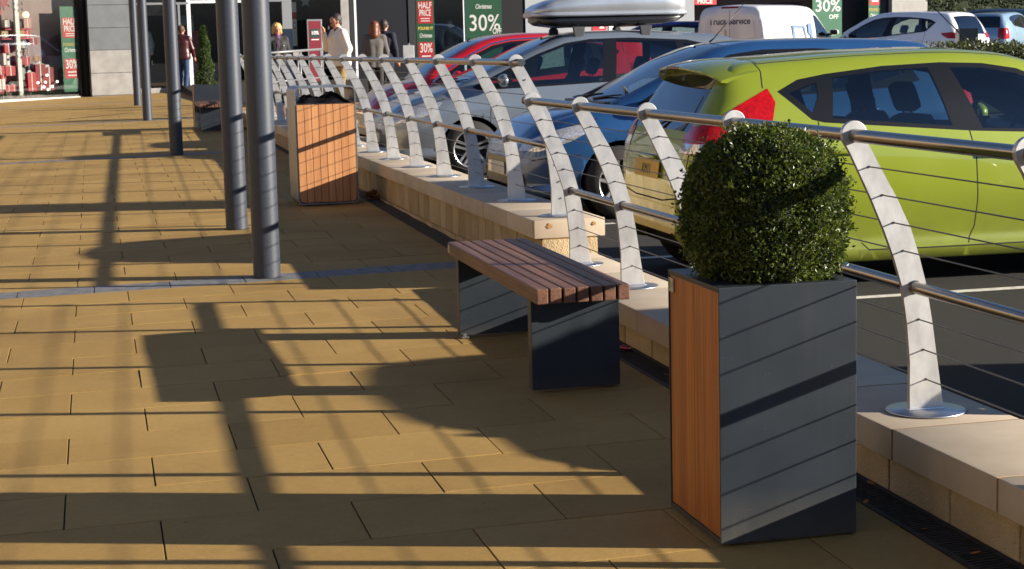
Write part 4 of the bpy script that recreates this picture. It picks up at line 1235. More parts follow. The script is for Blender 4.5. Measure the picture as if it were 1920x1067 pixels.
# ---- lime green hatchback, tail towards the railing
HATCH = [
 (-1.975, .34, .60, .62, .57, .66, .53, .685), (-1.962, .29, .70, .72, .66, .755, .62, .775), (-1.93, .25, .765, .84, .72, .875, .68, .895), (-1.885, .225, .805, .94, .755, .975, .70, 1.0),
 (-1.80, .20, .832, .98, .785, 1.10, .67, 1.15), (-1.67, .18, .845, 1.005, .80, 1.28, .63, 1.345), (-1.60, .17, .85, 1.01, .805, 1.345, .612, 1.41), (-1.50, .16, .853, 1.012, .81, 1.372, .606, 1.437),
 (-1.1, .145, .86, 1.005, .815, 1.405, .602, 1.462), (-.7, .14, .862, .975, .82, 1.425, .60, 1.480), (-.2, .14, .862, .94, .82, 1.432, .60, 1.487), (.22, .14, .862, .915, .82, 1.405, .605, 1.462),
 (.48, .14, .862, .90, .82, 1.335, .625, 1.405), (.85, .14, .862, .885, .815, 1.165, .66, 1.235), (1.15, .145, .857, .875, .80, 1.005, .70, 1.07), (1.30, .15, .85, .865, .79, .925, .71, .985),
 (1.5, .16, .835, .84, .765, .885, .67, .935), (1.7, .18, .795, .78, .72, .82, .60, .865), (1.85, .20, .73, .69, .66, .725, .56, .765), (1.94, .22, .64, .60, .58, .63, .50, .66), (1.975, .27, .52, .51, .47, .535, .41, .55)]
SP_HATCH = dict(rear_glass=darkglass, paint=('lime_paint', (0.255, 0.315, 0.015), 0.18, 0.36), xf=1.975, xr=-1.975, W=1.72, cowl=1.30, header=.48, roof_z=1.47, dash_z=.96, seat_x=.12,
  arches=[(-1.33, .30, .345), (1.16, .30, .345)], wheel=(.305, .208, .19, 'double'),
  top_glass=[(.48, 1.30, .7, FGLASS), (-1.885, -1.67, .7, BGLASS)],
  trim=[[(-1.34, 1.235), (-1.19, 1.305), (-1.0, 1.335), (-.6, 1.375), (-.2, 1.388), (.1, 1.375), (.34, 1.335), (.62, 1.22), (1.0, 1.02), (1.13, .935), (1.05, .905), (.6, .915), (-.06, .95), (-1.06, 1.035), (-1.14, 1.055)]],
  glass=[[(-.955, 1.312), (-.6, 1.347), (-.285, 1.357), (-.185, .985), (-1.0, 1.06)], [(-1.265, 1.225), (-1.065, 1.287), (-1.075, 1.20), (-1.125, 1.095)], [(-.135, 1.355), (.1, 1.345), (.32, 1.305), (.60, 1.19), (.74, 1.12), (.74, .93), (.02, .965)], [(.77, 1.10), (.99, .985), (1.02, .945), (.77, .935)]],
  lamps_side=[([(-1.40, 1.255), (-1.365, 1.17), (-1.40, 1.055), (-1.60, .99), (-1.76, .93), (-1.80, .86), (-1.99, .86), (-1.99, .99), (-1.80, 1.05), (-1.6, 1.16)], RLAMP), ([(-1.79, .925), (-1.80, .865), (-1.99, .865), (-1.99, .925)], CLAMP),
              ([(1.2, .86), (1.62, .81), (1.80, .70), (1.80, .62), (1.5, .70)], CLAMP)],
  rear=[([(-.40, .30), (.40, .30), (.42, .22), (-.42, .22)], DARK)],
  gaps=[[(-.075, .955), (-.045, .8), (-.035, .5), (-.045, .34), (-.09, .235)], [(-1.10, 1.04), (-1.10, .93), (-1.03, .72), (-.985, .56)], [(-.82, .265), (-.78, .222), (-.4, .218), (.4, .22), (.78, .23)], [(.95, .92), (.93, .6), (.84, .25)], [(-1.44, 1.43), (-1.415, 1.36), (-1.43, 1.26)]],
  rear_gaps=[[(-.62, .58), (-.3, .545), (.3, .545), (.62, .58)], [(-.62, .58), (-.70, .70), (-.72, .86)], [(.62, .58), (.70, .70), (.72, .86)]],
  top_gaps=[[(-1.42, -.56), (-1.42, .56)], [(-1.42, .56), (.45, .565)], [(-1.42, -.56), (.45, -.565)]],
  mirror=(.86, .98), mirror_w=.80, handles=[(-.92, .85), (.08, .80)], clamp_name='reversing_lamp')
gc = car('lime green hatchback parked tail first against the railing, behind the round bush', 'car', (5.59, 11.17, -.085), RAD(-1.2), HATCH, SP_HATCH)
b = bmesh.new()       # roof spoiler over the rear glass
prof = [(-1.46, 1.447), (-1.62, 1.438), (-1.74, 1.415), (-1.80, 1.396), (-1.80, 1.384), (-1.72, 1.375), (-1.60, 1.372), (-1.46, 1.40)]
rows_ = []
for k in range(25):
    y = -.635 + 1.27 * k / 24; e = abs(y) / .635
    dropz = .055 * e ** 2.2 + .03 * e ** 8; inx = .12 * e ** 3
    rows_.append([b.verts.new((min(-1.40, px_ + inx * (1 if px_ < -1.55 else .2)), y, pz - dropz)) for px_, pz in prof])
for A, B in zip(rows_, rows_[1:]):
    for i in range(len(prof)): b.faces.new((A[i], A[(i + 1) % len(prof)], B[(i + 1) % len(prof)], B[i]))
b.faces.new(rows_[0]); b.faces.new(rows_[-1][::-1])
bmesh.ops.recalc_face_normals(b, faces=b.faces)
so = bm_obj('roof_spoiler', b, MATS['lime_paint'], gc, smooth=True, angle=50)
b = bmesh.new(); add_box(b, (-1.795, 0, 1.391), (.012, .26, .018), bev=.004); bm_obj('brake_light', b, mat('dull_red_lens', (0.16, 0.012, 0.014), 0.25), so)
plate(gc, -1.985, .735, -1, 'KM11', plate_y, tilt=RAD(8))
b = bmesh.new(); add_box(b, (-1.983, 0, .815), (.03, .34, .03), bev=.01); bm_obj('tailgate_handle', b, MATS['lime_paint'], gc, angle=60)
b = bmesh.new(); add_tube(b, [(-1.90, 0, 1.02), (-1.87, -.1, 1.05), (-1.83, -.3, 1.09)], [.012, .008, .006], 8); bm_obj('rear_wiper', b, blackm, gc)
aerial(gc, .40, 1.445, .62, 1, 42)
b = bmesh.new()
for s in (-1, 1):
    add_box(b, (-1.2, s * .862, .40), (.001, .001, .001))
b.free()

# ---- blue hatchback, nose towards the railing
FOCUS = [
 (-2.17, .36, .62, .64, .58, .69, .54, .72), (-2.14, .30, .76, .78, .70, .83, .66, .86), (-2.08, .26, .84, .93, .77, .98, .72, 1.01), (-1.98, .23, .885, 1.0, .82, 1.12, .69, 1.17), (-1.80, .20, .905, 1.02, .84, 1.30, .645, 1.37), (-1.68, .19, .912, 1.02, .845, 1.38, .63, 1.45),
 (-1.2, .16, .918, 1.01, .85, 1.43, .62, 1.487), (-.6, .15, .92, .985, .85, 1.45, .62, 1.50), (-.1, .15, .92, .965, .85, 1.445, .62, 1.498), (.20, .15, .92, .955, .85, 1.41, .63, 1.465), (.45, .15, .92, .945, .85, 1.33, .65, 1.39), (.85, .15, .918, .935, .845, 1.15, .69, 1.205), (1.22, .16, .912, .925, .83, .99, .73, 1.04), (1.32, .16, .91, .92, .825, .955, .74, 1.0),
 (1.55, .17, .90, .90, .80, .92, .72, .955), (1.80, .19, .87, .84, .76, .86, .66, .895), (1.98, .21, .81, .76, .70, .785, .62, .815), (2.08, .23, .74, .67, .64, .70, .56, .725), (2.14, .26, .65, .58, .57, .605, .49, .625), (2.17, .30, .54, .50, .49, .52, .42, .535)]
SP_FOCUS = dict(paint=('blue_paint', (0.018, 0.080, 0.225), 0.30, 0.30), xf=2.17, xr=-2.17, W=1.84, cowl=1.32, header=.28, roof_z=1.49, dash_z=1.0, seat_x=.05,
  arches=[(-1.36, .315, .36), (1.28, .315, .36)], wheel=(.316, .208, .205, 'double'),
  top_glass=[(.20, 1.32, .7, FGLASS), (-2.08, -1.80, .7, BGLASS)],
  trim=[[(-1.55, 1.10), (-1.45, 1.27), (-1.2, 1.36), (-.6, 1.405), (-.1, 1.405), (.2, 1.37), (.5, 1.26), (.9, 1.08), (1.12, .965), (.6, .965), (-.4, 1.005), (-1.3, 1.045)]],
  glass=[[(-.92, 1.36), (-.42, 1.378), (-.33, 1.03), (-1.0, 1.06)], [(-1.42, 1.17), (-1.38, 1.25), (-1.05, 1.33), (-1.1, 1.09)], [(-.30, 1.378), (-.05, 1.375), (.2, 1.34), (.48, 1.23), (.72, 1.12), (.72, .985), (-.22, 1.02)]],
  lamps_side=[([(1.50, .79), (1.62, .82), (1.90, .76), (2.10, .665), (2.12, .60), (1.98, .60), (1.72, .68)], CLAMP), ([(-1.85, 1.05), (-1.85, .8), (-2.15, .75), (-2.15, 1.0)], RLAMP)],
  front=[([(-.42, .475), (.42, .475), (.40, .56), (-.40, .56)], DARK), ([(-.50, .24), (.50, .24), (.46, .37), (-.46, .37)], DARK), ([(.54, .27), (.70, .27), (.70, .40), (.54, .40)], DARK), ([(-.54, .27), (-.70, .27), (-.70, .40), (-.54, .40)], DARK)],
  gaps=[[(-.28, 1.0), (-.26, .7), (-.28, .3)], [(.95, .93), (.97, .6), (.88, .26)], [(1.48, .86), (1.72, .80), (1.98, .70)], [(1.64, .56), (1.9, .545), (2.05, .52)], [(-.9, .26), (.85, .25)]],
  top_gaps=[[(1.40, -.70), (1.75, -.66)], [(1.40, .70), (1.75, .66)]],
  mirror=(.82, 1.01), mirror_w=.83, handles=[(-1.0, .86), (.0, .84)], handle_mat=None)
SP_FOCUS.pop('handle_mat')
bc = car('blue hatchback parked nose to the railing, between the lime green and silver cars', 'car', (5.98, 16.08, -.10), RAD(180), FOCUS, SP_FOCUS)
bc.scale = (1.04, 1.0, 1.05)
plate(bc, 2.178, .43, 1, '', plate_w)
aerial(bc, .16, 1.48, .5, 1, 45)
for s in (-1, 1):
    b = bmesh.new(); add_lathe(b, [(0, .012), (.045, .010), (.05, 0)], 20, Matrix.Translation((2.10, s * .62, .335)) @ Matrix.Rotation(RAD(90), 4, 'Y') @ Matrix.Rotation(s * RAD(-18), 4, 'X')); bm_obj('fog_lamp', b, clearlamp, bc)
b = bmesh.new()
for a0 in (-.5, .1): add_tube(b, [(1.30, a0, 1.01), (1.24, a0 + .25, 1.035), (1.20, a0 + .55, 1.05)], [.013, .009, .007], 6)
add_box(b, (1.335, 0, .985), (.07, 1.35, .02), bev=.008); bm_obj('wiper_panel', b, blackm, bc)
b = bmesh.new(); add_lathe(b, [(0, 0.0), (.05, 0), (.05, .002), (0, .002)], 20, Matrix.Translation((1.12, .50, 1.085)) @ Matrix.Rotation(RAD(-60), 4, 'Y')); bm_obj('tax_disc', b, palelin, bc)
b = bmesh.new(); add_box(b, (1.95, 0, .80), (.02, .10, .05), bev=.008); bm_obj('badge', b, chrome, bc, angle=50)

# ---- silver people carrier with the roof box
SMAX = [
 (-2.38, .38, .66, .70, .62, .76, .58, .79), (-2.35, .32, .80, .86, .73, .92, .69, .95), (-2.28, .28, .88, 1.02, .80, 1.08, .75, 1.11), (-2.15, .25, .915, 1.08, .85, 1.25, .71, 1.30), (-1.98, .22, .935, 1.09, .865, 1.42, .665, 1.49), (-1.85, .20, .94, 1.085, .87, 1.49, .645, 1.56),
 (-1.3, .18, .942, 1.07, .875, 1.56, .64, 1.615), (-.6, .17, .942, 1.04, .875, 1.60, .64, 1.65), (-.1, .17, .942, 1.015, .875, 1.595, .645, 1.645), (.20, .17, .942, 1.0, .875, 1.55, .655, 1.605), (.5, .17, .942, .985, .87, 1.45, .67, 1.51), (1.0, .17, .94, .965, .865, 1.235, .71, 1.29), (1.42, .18, .93, .955, .85, 1.06, .75, 1.11), (1.54, .18, .928, .95, .845, 1.01, .76, 1.06),
 (1.75, .19, .915, .92, .82, .955, .73, .99), (2.0, .21, .88, .86, .77, .88, .67, .915), (2.2, .23, .82, .78, .71, .80, .62, .83), (2.30, .25, .74, .69, .65, .715, .56, .74), (2.36, .29, .65, .60, .57, .62, .49, .64), (2.385, .33, .54, .52, .49, .54, .42, .555)]
SP_SMAX = dict(paint=('silver_blue_paint', (0.205, 0.245, 0.29), 0.45, 0.34), xf=2.385, xr=-2.38, W=1.88, cowl=1.54, header=.30, roof_z=1.63, dash_z=1.05, seat_x=.22, seat_z=.36,
  arches=[(-1.45, .325, .37), (1.40, .325, .37)], wheel=(.326, .222, .22, 'double'),
  top_glass=[(.20, 1.54, .7, FGLASS), (-2.28, -1.98, .7, BGLASS)],
  trim=[[(-1.82, 1.22), (-1.70, 1.42), (-1.3, 1.515), (-.6, 1.555), (-.1, 1.55), (.2, 1.51), (.55, 1.39), (1.0, 1.19), (1.36, 1.03), (1.30, .99), (.6, 1.01), (-.3, 1.045), (-1.3, 1.10), (-1.75, 1.14)]],
  glass=[[(-1.15, 1.50), (-.42, 1.533), (-.36, 1.065), (-1.22, 1.12)], [(-1.74, 1.21), (-1.66, 1.39), (-1.25, 1.485), (-1.30, 1.14)], [(-.26, 1.53), (-.05, 1.522), (.2, 1.485), (.55, 1.365), (.88, 1.215), (.88, 1.03), (-.20, 1.06)], [(.93, 1.19), (1.25, 1.05), (1.24, 1.02), (.93, 1.03)]],
  lamps_side=[([(1.72, .86), (1.86, .88), (2.14, .80), (2.30, .70), (2.30, .62), (2.1, .66), (1.85, .75)], CLAMP), ([(-1.98, 1.30), (-1.95, 1.05), (-2.2, .80), (-2.36, .82), (-2.30, 1.05), (-2.1, 1.32)], RLAMP)],
  front=[([(-.45, .50), (.45, .50), (.42, .60), (-.42, .60)], DARK), ([(-.55, .27), (.55, .27), (.5, .42), (-.5, .42)], DARK)],
  gaps=[[(-.31, 1.04), (-.29, .7), (-.31, .32)], [(1.16, .98), (1.18, .62), (1.02, .3)], [(-1.28, 1.08), (-1.25, .9), (-1.1, .68)], [(1.7, .90), (1.9, .85), (2.2, .73)], [(-1.0, .28), (.98, .28)]],
  mirror=(1.02, 1.10), mirror_w=.85, handles=[(-1.1, .92), (.02, .90)])
SVR = RAD(180 - 1.0)
svx, svy = 5.76, 20.98
sc_ = car('silver blue people carrier carrying a roof box, parked nose to the railing', 'car', (svx, svy, CZ(0, 20.1)), SVR, SMAX, SP_SMAX)
plate(sc_, 2.39, .46, 1, '', plate_w)
b = bmesh.new()
for a0 in (-.5, .15): add_tube(b, [(1.52, a0, 1.075), (1.45, a0 + .25, 1.10), (1.40, a0 + .6, 1.12)], [.013, .009, .007], 6)
add_box(b, (1.55, 0, 1.05), (.07, 1.35, .02), bev=.008); bm_obj('wiper_panel', b, blackm, sc_)
rb = thing('roof_bars', 'dark roof bars fixed across the silver people carrier under the roof box', 'roof bars', (svx, svy, CZ(0, 20.1) + 1.62), SVR)
for xx in (.02, -.80):
    b = bmesh.new(); add_tube(b, [(xx, -.60, .085), (xx, .60, .085)], .016, 10); bo_ = bm_obj('cross_bar', b, blackm, rb)
    for s in (-1, 1):
        b = bmesh.new(); add_prism(b, [(-.075, -.075), (.075, -.075), (.055, .05), (.03, .085), (-.03, .085), (-.055, .05)], frame_M((xx, s * .60, 0), (1, 0, 0), (0, s, 0)), .05, bev=.008); bm_obj('bar_foot', b, mat('bar_foot_grey', (0.06, 0.06, 0.065), 0.5), bo_)
bx = thing('roof_box', 'long silver roof box with black underside on top of the silver people carrier', 'roof box', (svx + .22, svy, CZ(0, 20.1) + 1.74), SVR)
bx.scale = (0.9, 1, 1)
boxs = mat('box_silver', (0.52, 0.55, 0.58), 0.30, metal=0.55, var=0.06, vscale=4, coat=0.5)
def boxloft(rowsx, bm):
    rings = []
    for (x, yc, w, z0, z1) in rowsx:
        ring = []
        for k in range(24):
            a = 2 * math.pi * k / 24; ca, sa = math.cos(a), math.sin(a)
            ex = .45
            ring.append(bm.verts.new((x, yc + w * math.copysign(abs(ca) ** ex, ca), (z0 + z1) / 2 + (z1 - z0) / 2 * math.copysign(abs(sa) ** ex, sa))))
        rings.append(ring)
    for A, B in zip(rings, rings[1:]):
        for k in range(24):
            f = bm.faces.new((A[k], A[(k + 1) % 24], B[(k + 1) % 24], B[k])); f.smooth = True
    bm.faces.new(rings[0][::-1]); bm.faces.new(rings[-1])
    bmesh.ops.recalc_face_normals(bm, faces=bm.faces)
b = bmesh.new()
boxloft([(.78, 0, .20, .10, .15), (.76, 0, .29, .085, .19), (.68, 0, .35, .08, .235), (.5, 0, .385, .08, .29), (.1, 0, .40, .08, .345), (-.5, 0, .40, .08, .375), (-1.0, 0, .39, .08, .37), (-1.22, 0, .37, .08, .345), (-1.31, 0, .33, .085, .29), (-1.33, 0, .26, .10, .22)], b)
bm_obj('lid', b, boxs, bx)
b = bmesh.new()
boxloft([(.73, 0, .24, .02, .085), (.65, 0, .33, -.02, .09), (.45, 0, .375, -.045, .09), (-.3, 0, .39, -.045, .09), (-1.0, 0, .385, -.03, .09), (-1.2, 0, .36, .0, .09), (-1.31, 0, .28, .05, .09)], b)
bm_obj('underside', b, mat('box_black', (0.012, 0.012, 0.013), 0.3, coat=0.3), bx)
b = bmesh.new()
rl = [(.80, 0, .22, .085, .135), (.77, 0, .31, .075, .14), (.68, 0, .372, .07, .14), (.5, 0, .405, .07, .14), (.1, 0, .415, .07, .14), (-.5, 0, .415, .07, .14), (-1.0, 0, .41, .07, .14), (-1.23, 0, .385, .07, .14), (-1.33, 0, .34, .07, .14), (-1.35, 0, .27, .08, .13)]
boxloft(rl, b); bm_obj('rim', b, boxs, bx)

# ---- red car beyond the silver one
SUPER = [(x * 1.02 if i else x * 1.02, zs + .02, wm, zb + .03, wb, ze + .09, we, zt + .09) if -1.8 < x < 1.2 else (x * 1.02, zs + .02, wm, zb + .03, wb, ze + (.06 if x < 0 else .03), we, zt + (.06 if x < 0 else .03)) for i, (x, zs, wm, zb, wb, ze, we, zt) in enumerate(HATCH)]
def lift(poly, d=.06): return [(x * 1.02, z + .03 + d * max(0, (z - .95) / .45)) for x, z in poly]
SP_RED = dict(SP_HATCH); SP_RED.update(paint=('red_paint', (0.48, 0.006, 0.012), 0.0, 0.32), xf=2.01, xr=-2.01, cowl=1.33, header=.49, roof_z=1.56, dash_z=1.0,
  trim=[lift(q) for q in SP_HATCH['trim']], glass=[lift(q) for q in SP_HATCH['glass']],
  top_glass=[(.49, 1.326, .7, FGLASS), (-1.92, -1.703, .7, BGLASS)],
  chrome_line=[q for q in strip(lift([(-1.2, 1.325), (-.6, 1.395), (-.2, 1.408), (.1, 1.395), (.36, 1.352), (.64, 1.235), (1.02, 1.035), (1.15, .945)]), .022)],
  lamps_side=[([(-1.50, 1.15), (-1.50, 1.02), (-1.62, .97), (-1.98, .90), (-1.98, 1.0), (-1.8, 1.12)], RLAMP), ([(1.30, .90), (1.62, .86), (1.86, .74), (1.84, .66), (1.6, .72)], CLAMP)],
  front=[([(-.40, .46), (.40, .46), (.38, .56), (-.38, .56)], DARK), ([(-.5, .26), (.5, .26), (.45, .38), (-.45, .38)], DARK)], rear=[], clamp_name='headlamp', mirror=(.88, 1.03))
rc = car('red hatchback with bright window strip parked beyond the silver people carrier', 'car', (5.58, 23.42, CZ(0, 22.6) + .03), RAD(180), SUPER, SP_RED)
plate(rc, 2.012, .46, 1, '', plate_w)

# ---- car waiting out of sight to the right, whose shadow falls across the paving
gcar = recolour_copy(bc, 'dark grey hatchback parked nose to the railing just right of the view', (5.64, 5.44, -.10), RAD(180), MATS['blue_paint'], paint('graphite_paint', (0.03, 0.032, 0.036), 0.4, 0.3))
gcar.scale = (1, 1, 1.05)

# ================================================================== shops at the end of the walkway
class Fac:
    def __init__(s, pa, Ya, pb, Yb):
        a = at(pa, 120, Ya); b = at(pb, 120, Yb)
        s.o = Vector((a.x, a.y, 0)); d = Vector((b.x - a.x, b.y - a.y, 0)); s.len = d.length; s.d = d.normalized(); s.n = Vector((s.d.y, -s.d.x, 0))
    def hit(s, px, py):
        r = ray(px, py); c = Vector((0, 0, CAM_Z))
        t = (s.o - c).dot(s.n) / r.dot(s.n); q = c + r * t
        return ((q - s.o).dot(s.d), q.z)
    def rect(s, px0, py0, px1, py1):
        mx, my = (px0 + px1) / 2, (py0 + py1) / 2
        return s.hit(px0, my)[0], s.hit(px1, my)[0], s.hit(mx, py1)[1], s.hit(mx, py0)[1]     # s0 s1 z0 z1
    def M(s, u, z, off=0.0):
        q = s.o + s.d * u + s.n * off
        return frame_M((q.x, q.y, z), s.d, s.n)
    def slab(s, bm, s0, s1, z0, z1, off, th, bev=0.0, mat=0):
        """box from the wall plane+off-th to +off (positive towards the viewer)"""
        q = s.o + s.d * ((s0 + s1) / 2) + s.n * (off - th / 2)
        add_box(bm, (q.x, q.y, (z0 + z1) / 2), (abs(s1 - s0), th, abs(z1 - z0)), rz=math.atan2(s.d.y, s.d.x), bev=bev, mat=mat)
    def pslab(s, bm, px0, py0, px1, py1, off, th, bev=0.0, mat=0):
        s.slab(bm, *s.rect(px0, py0, px1, py1), off, th, bev, mat)
    def p(s, u, off, z):
        q = s.o + s.d * u + s.n * off
        return Vector((q.x, q.y, z))
F1 = Fac(0, 46.8, 168, 48.25); F2 = Fac(168, 48.35, 655, 49.6); F3 = Fac(655, 49.7, 1730, 52.4)
stone_d = mat('grey_cladding', (0.125, 0.135, 0.145), 0.7, var=0.12, vscale=3, bump=0.15, bscale=120)
stone_l = mat('pale_stone', (0.27, 0.26, 0.245), 0.8, var=0.15, vscale=4, bump=0.2, bscale=120)
darkpan = mat('dark_panel', (0.006, 0.007, 0.011), 0.5, spec=0.2)
framed = mat('dark_frame', (0.016, 0.016, 0.017), 0.4)
framel = mat('white_frame', (0.72, 0.73, 0.74), 0.4)
framemid = mat('grey_frame', (0.22, 0.225, 0.23), 0.4, metal=.3)
shopglass = glass('shop_glass', (0.86, 0.88, 0.87), 0.9, 0.04)
inter_d = mat('shop_interior_dark', (0.03, 0.024, 0.022), 0.8, var=0.4, vscale=2)
inter_p = mat('shop_backdrop_reflection', (0.36, 0.25, 0.235), 0.8, var=0.15, vscale=1.5)  # back wall mauve, partly the window's reflection painted in
inter_w = mat('shop_backdrop_white', (0.50, 0.47, 0.45), 0.8, var=0.08, vscale=1.5)
inter_f = mat('shop_floor', (0.16, 0.13, 0.11), 0.5)
redp = mat('sign_red', (0.50, 0.012, 0.018), 0.5, var=0.08, vscale=10)
greenp = mat('banner_green', (0.012, 0.125, 0.055), 0.5, var=0.1, vscale=6)
whitep = mat('sign_white', (0.80, 0.78, 0.74), 0.5)
greenq = mat('banner_green_shaded', (0.006, 0.050, 0.022), 0.6, spec=.2)  # this and the next two: sign colours darkened to paint in shade
redq = mat('sign_red_shaded', (0.27, 0.008, 0.014), 0.6, spec=.2)
whiteq = mat('sign_white_shaded', (0.46, 0.45, 0.42), 0.6, spec=.2)
goldp = mat('sign_gold', (0.50, 0.36, 0.05), 0.5)

def shop(label, F, s0, s1, top=6.2, depth=3.5, back=None, group='shops at the end of the walkway'):
    """shop volume behind the plane F: back wall, side walls, ceiling, floor and upper wall"""
    c = F.p((s0 + s1) / 2, -depth / 2, 0)
    t = thing('shop', label, 'shop', (c.x, c.y, 0), 0, group)
    inv = Matrix.Translation((-c.x, -c.y, 0))
    def put(nm, bm, m, **k):
        o = bm_obj(nm, bm, m, t, **k); o.matrix_parent_inverse = inv; return o
    bm = bmesh.new()
    F.slab(bm, s0, s1, -.2, 3.4, -depth, .15); put('back_wall', bm, back or inter_d)
    bm = bmesh.new(); F.slab(bm, s0, s0 + .12, -.2, 3.4, -.35, depth - .35); F.slab(bm, s1 - .12, s1, -.2, 3.4, -.35, depth - .35); put('side_wall', bm, inter_d)
    bm = bmesh.new(); F.slab(bm, s0 + .12, s1 - .12, -.2, F.zf + .03, -.05, depth - .2); put('floor', bm, inter_f)
    bm = bmesh.new(); F.slab(bm, s0, s1, 3.4, top, 0.0, depth + .15); put('upper_wall', bm, stone_d)
    return t, put
F1.zf = F1.hit(80, 187)[1]; F2.zf = F2.hit(300, 172)[1]; F3.zf = GZ(3, 50)

# --- left shop: Christmas window
s1a = F1.rect(150, 0, 168, 180)
t1, put = shop('left shop with a bright red Christmas window display beside the grey stone pillar', F1, -7.5, F1.len, back=inter_p, depth=.5)
bm = bmesh.new(); F1.slab(bm, -7.5, s1a[0] - .02, F1.zf - .15, F1.zf + .045, .04, .3, .01); put('sill', bm, mat('white_sill', (0.46, 0.42, 0.40), 0.6))
bm = bmesh.new(); F1.pslab(bm, 150, -150, 168, 181, .10, .25); put('window_frame', bm, framed)
bm = bmesh.new(); F1.slab(bm, -7.5, s1a[0] - .02, F1.zf + .045, 3.4, 0, .012); put('window_pane', bm, shopglass)
for k, (pxs) in enumerate((33,)):
    bm = bmesh.new(); q = F1.rect(pxs - 5, -150, pxs + 5, 174); F1.slab(bm, (q[0] + q[1]) / 2 - .06, (q[0] + q[1]) / 2 + .06, F1.zf + .12, 3.4, -.06, .09, .01); put('glazing_post', bm, whitep)
bm = bmesh.new()
for (a, c) in ((21, 100), (33, 100)): pass
b_ = F1.rect(40, 8, 43, 12)
for z in (F1.hit(33, 12)[1], F1.hit(33, 101)[1]):
    for du in (-.12, .12):
        for dz in (-.07, .07):
            q = F1.p((F1.hit(36, 60)[0]) + du, .02, z + dz); bmesh.ops.create_uvsphere(bm, u_segments=10, v_segments=6, radius=.035, matrix=Matrix.Translation(q))
put('glass_fixing', bm, chrome)
# banner: green with red notices
def banner(label, F, px0, px1, items, py0, py1, off=-.03, cat_='banner', group='sale banners in the shop windows', bg=greenp, red=redp, white=whitep):
    s0, s1, z0, z1 = F.rect(px0, py0, px1, py1)
    c = F.p((s0 + s1) / 2, off, z0)
    t = thing('window_banner', label, cat_, c, math.atan2(F.d.y, F.d.x), group)
    W = abs(s1 - s0); Hh = z1 - z0
    Mb = Matrix.Rotation(RAD(90), 4, 'X')          # local x along wall, y up, z out to viewer
    bm = bmesh.new(); add_box(bm, (0, 0, Hh / 2), (W, .012, Hh)); bm_obj('sheet', bm, bg, t)
    for it in items:
        pya, pyb = it[1], it[2]
        za = F.hit((px0 + px1) / 2, pyb)[1] - z0; zb = F.hit((px0 + px1) / 2, pya)[1] - z0
        zc = (za + zb) / 2; hh = zb - za
        if it[0] == 'notice':
            bm = bmesh.new(); add_box(bm, (0, -.008, zc), (W * .84, .008, hh), bev=.0); nt_ = bm_obj('notice', bm, red, t)
            lines = it[3]; n = sum(l[1] for l in lines); zz = zb - hh * .04
            bm = bmesh.new()
            for (txt, fr) in lines:
                h = hh * .92 * fr / n; zz -= h / 2
                if txt == '-':
                    for r_ in (.22, -.22): add_box(bm, (0, -.013, zz + r_ * h), (W * .5, .002, h * .16))
                else:
                    sz = h * 1.18; sx = min(1.15, W * .76 / (len(txt) * sz * .60))
                    text_bm(bm, txt, sz, Matrix.Translation((0, -.0135, zz)) @ Mb, sx=sx, bold=.004)
                zz -= h / 2
            bm_obj('lettering', bm, white, nt_)
        else:
            bm = bmesh.new(); sz = hh * 1.1; txt = it[3]; sx = min(1.1, W * it[5] / (len(txt) * sz * .56))
            text_bm(bm, txt, sz, Matrix.Translation((it[6] * W if len(it) > 6 else 0, -.0075, zc)) @ Mb, sx=sx, shear=.25 if it[4] == 'script' else 0, bold=.003)
            bm_obj('lettering', bm, goldp if it[4] == 'gold' else white, t)
    return t
banner('green banner with red HALF PRICE and 30% notices in the left Christmas window', F1, 117, 150,
       [('notice', 33, 71, [('HALF', 3), ('PRICE', 3), ('-', 2)]), ('text', 80, 87, 'FOUND IT', 'gold', .8), ('text', 89, 99, 'Christmas', 'script', .9), ('notice', 110, 147, [('30%', 4), ('-', 3)])], 12, 172)
# display: shelves of gifts, wreath, lights, garland
giftm = [mat('gift_red', (0.52, 0.012, 0.016), 0.45), mat('gift_deep_red', (0.28, 0.006, 0.012), 0.5), mat('gift_white', (0.74, 0.72, 0.69), 0.5), mat('gift_tan', (0.44, 0.29, 0.13), 0.6), mat('gift_dark', (0.04, 0.04, 0.045), 0.5), mat('gift_pink', (0.55, 0.26, 0.22), 0.5), mat('gift_grey', (0.30, 0.30, 0.31), 0.5)]
giftn = ['bright red', 'deep red', 'white', 'tan', 'black', 'pink', 'grey']
rg = random.Random(31)
gbm = bmesh.new(); add_box(gbm, (0, 0, .5), (1, 1, 1), bev=.02); gift_me = bpy.data.meshes.new('carton'); gbm.to_mesh(gift_me); gbm.free()
rbm = bmesh.new(); add_box(rbm, (0, -.006, .5), (.10, 1.02, 1.02)); add_box(rbm, (0, 0, 1.0), (1.02, .12, .03))
for s_ in (-1, 1): add_lathe(rbm, [(0, .0), (.10, .01), (.12, .05), (0, .06)], 10, Matrix.Translation((s_ * .1, 0, 1.01)) @ Matrix.Diagonal((1.2, .7, 1.8, 1)))
rib_me = bpy.data.meshes.new('ribbon'); rbm.to_mesh(rib_me); rbm.free()
gift_by = {}
for k, m_ in enumerate(giftm):
    me = gift_me.copy(); me.materials.append(m_); rb_ = rib_me.copy(); rb_.materials.append(giftm[2 if k != 2 else 0]); gift_by[k] = (me, rb_)
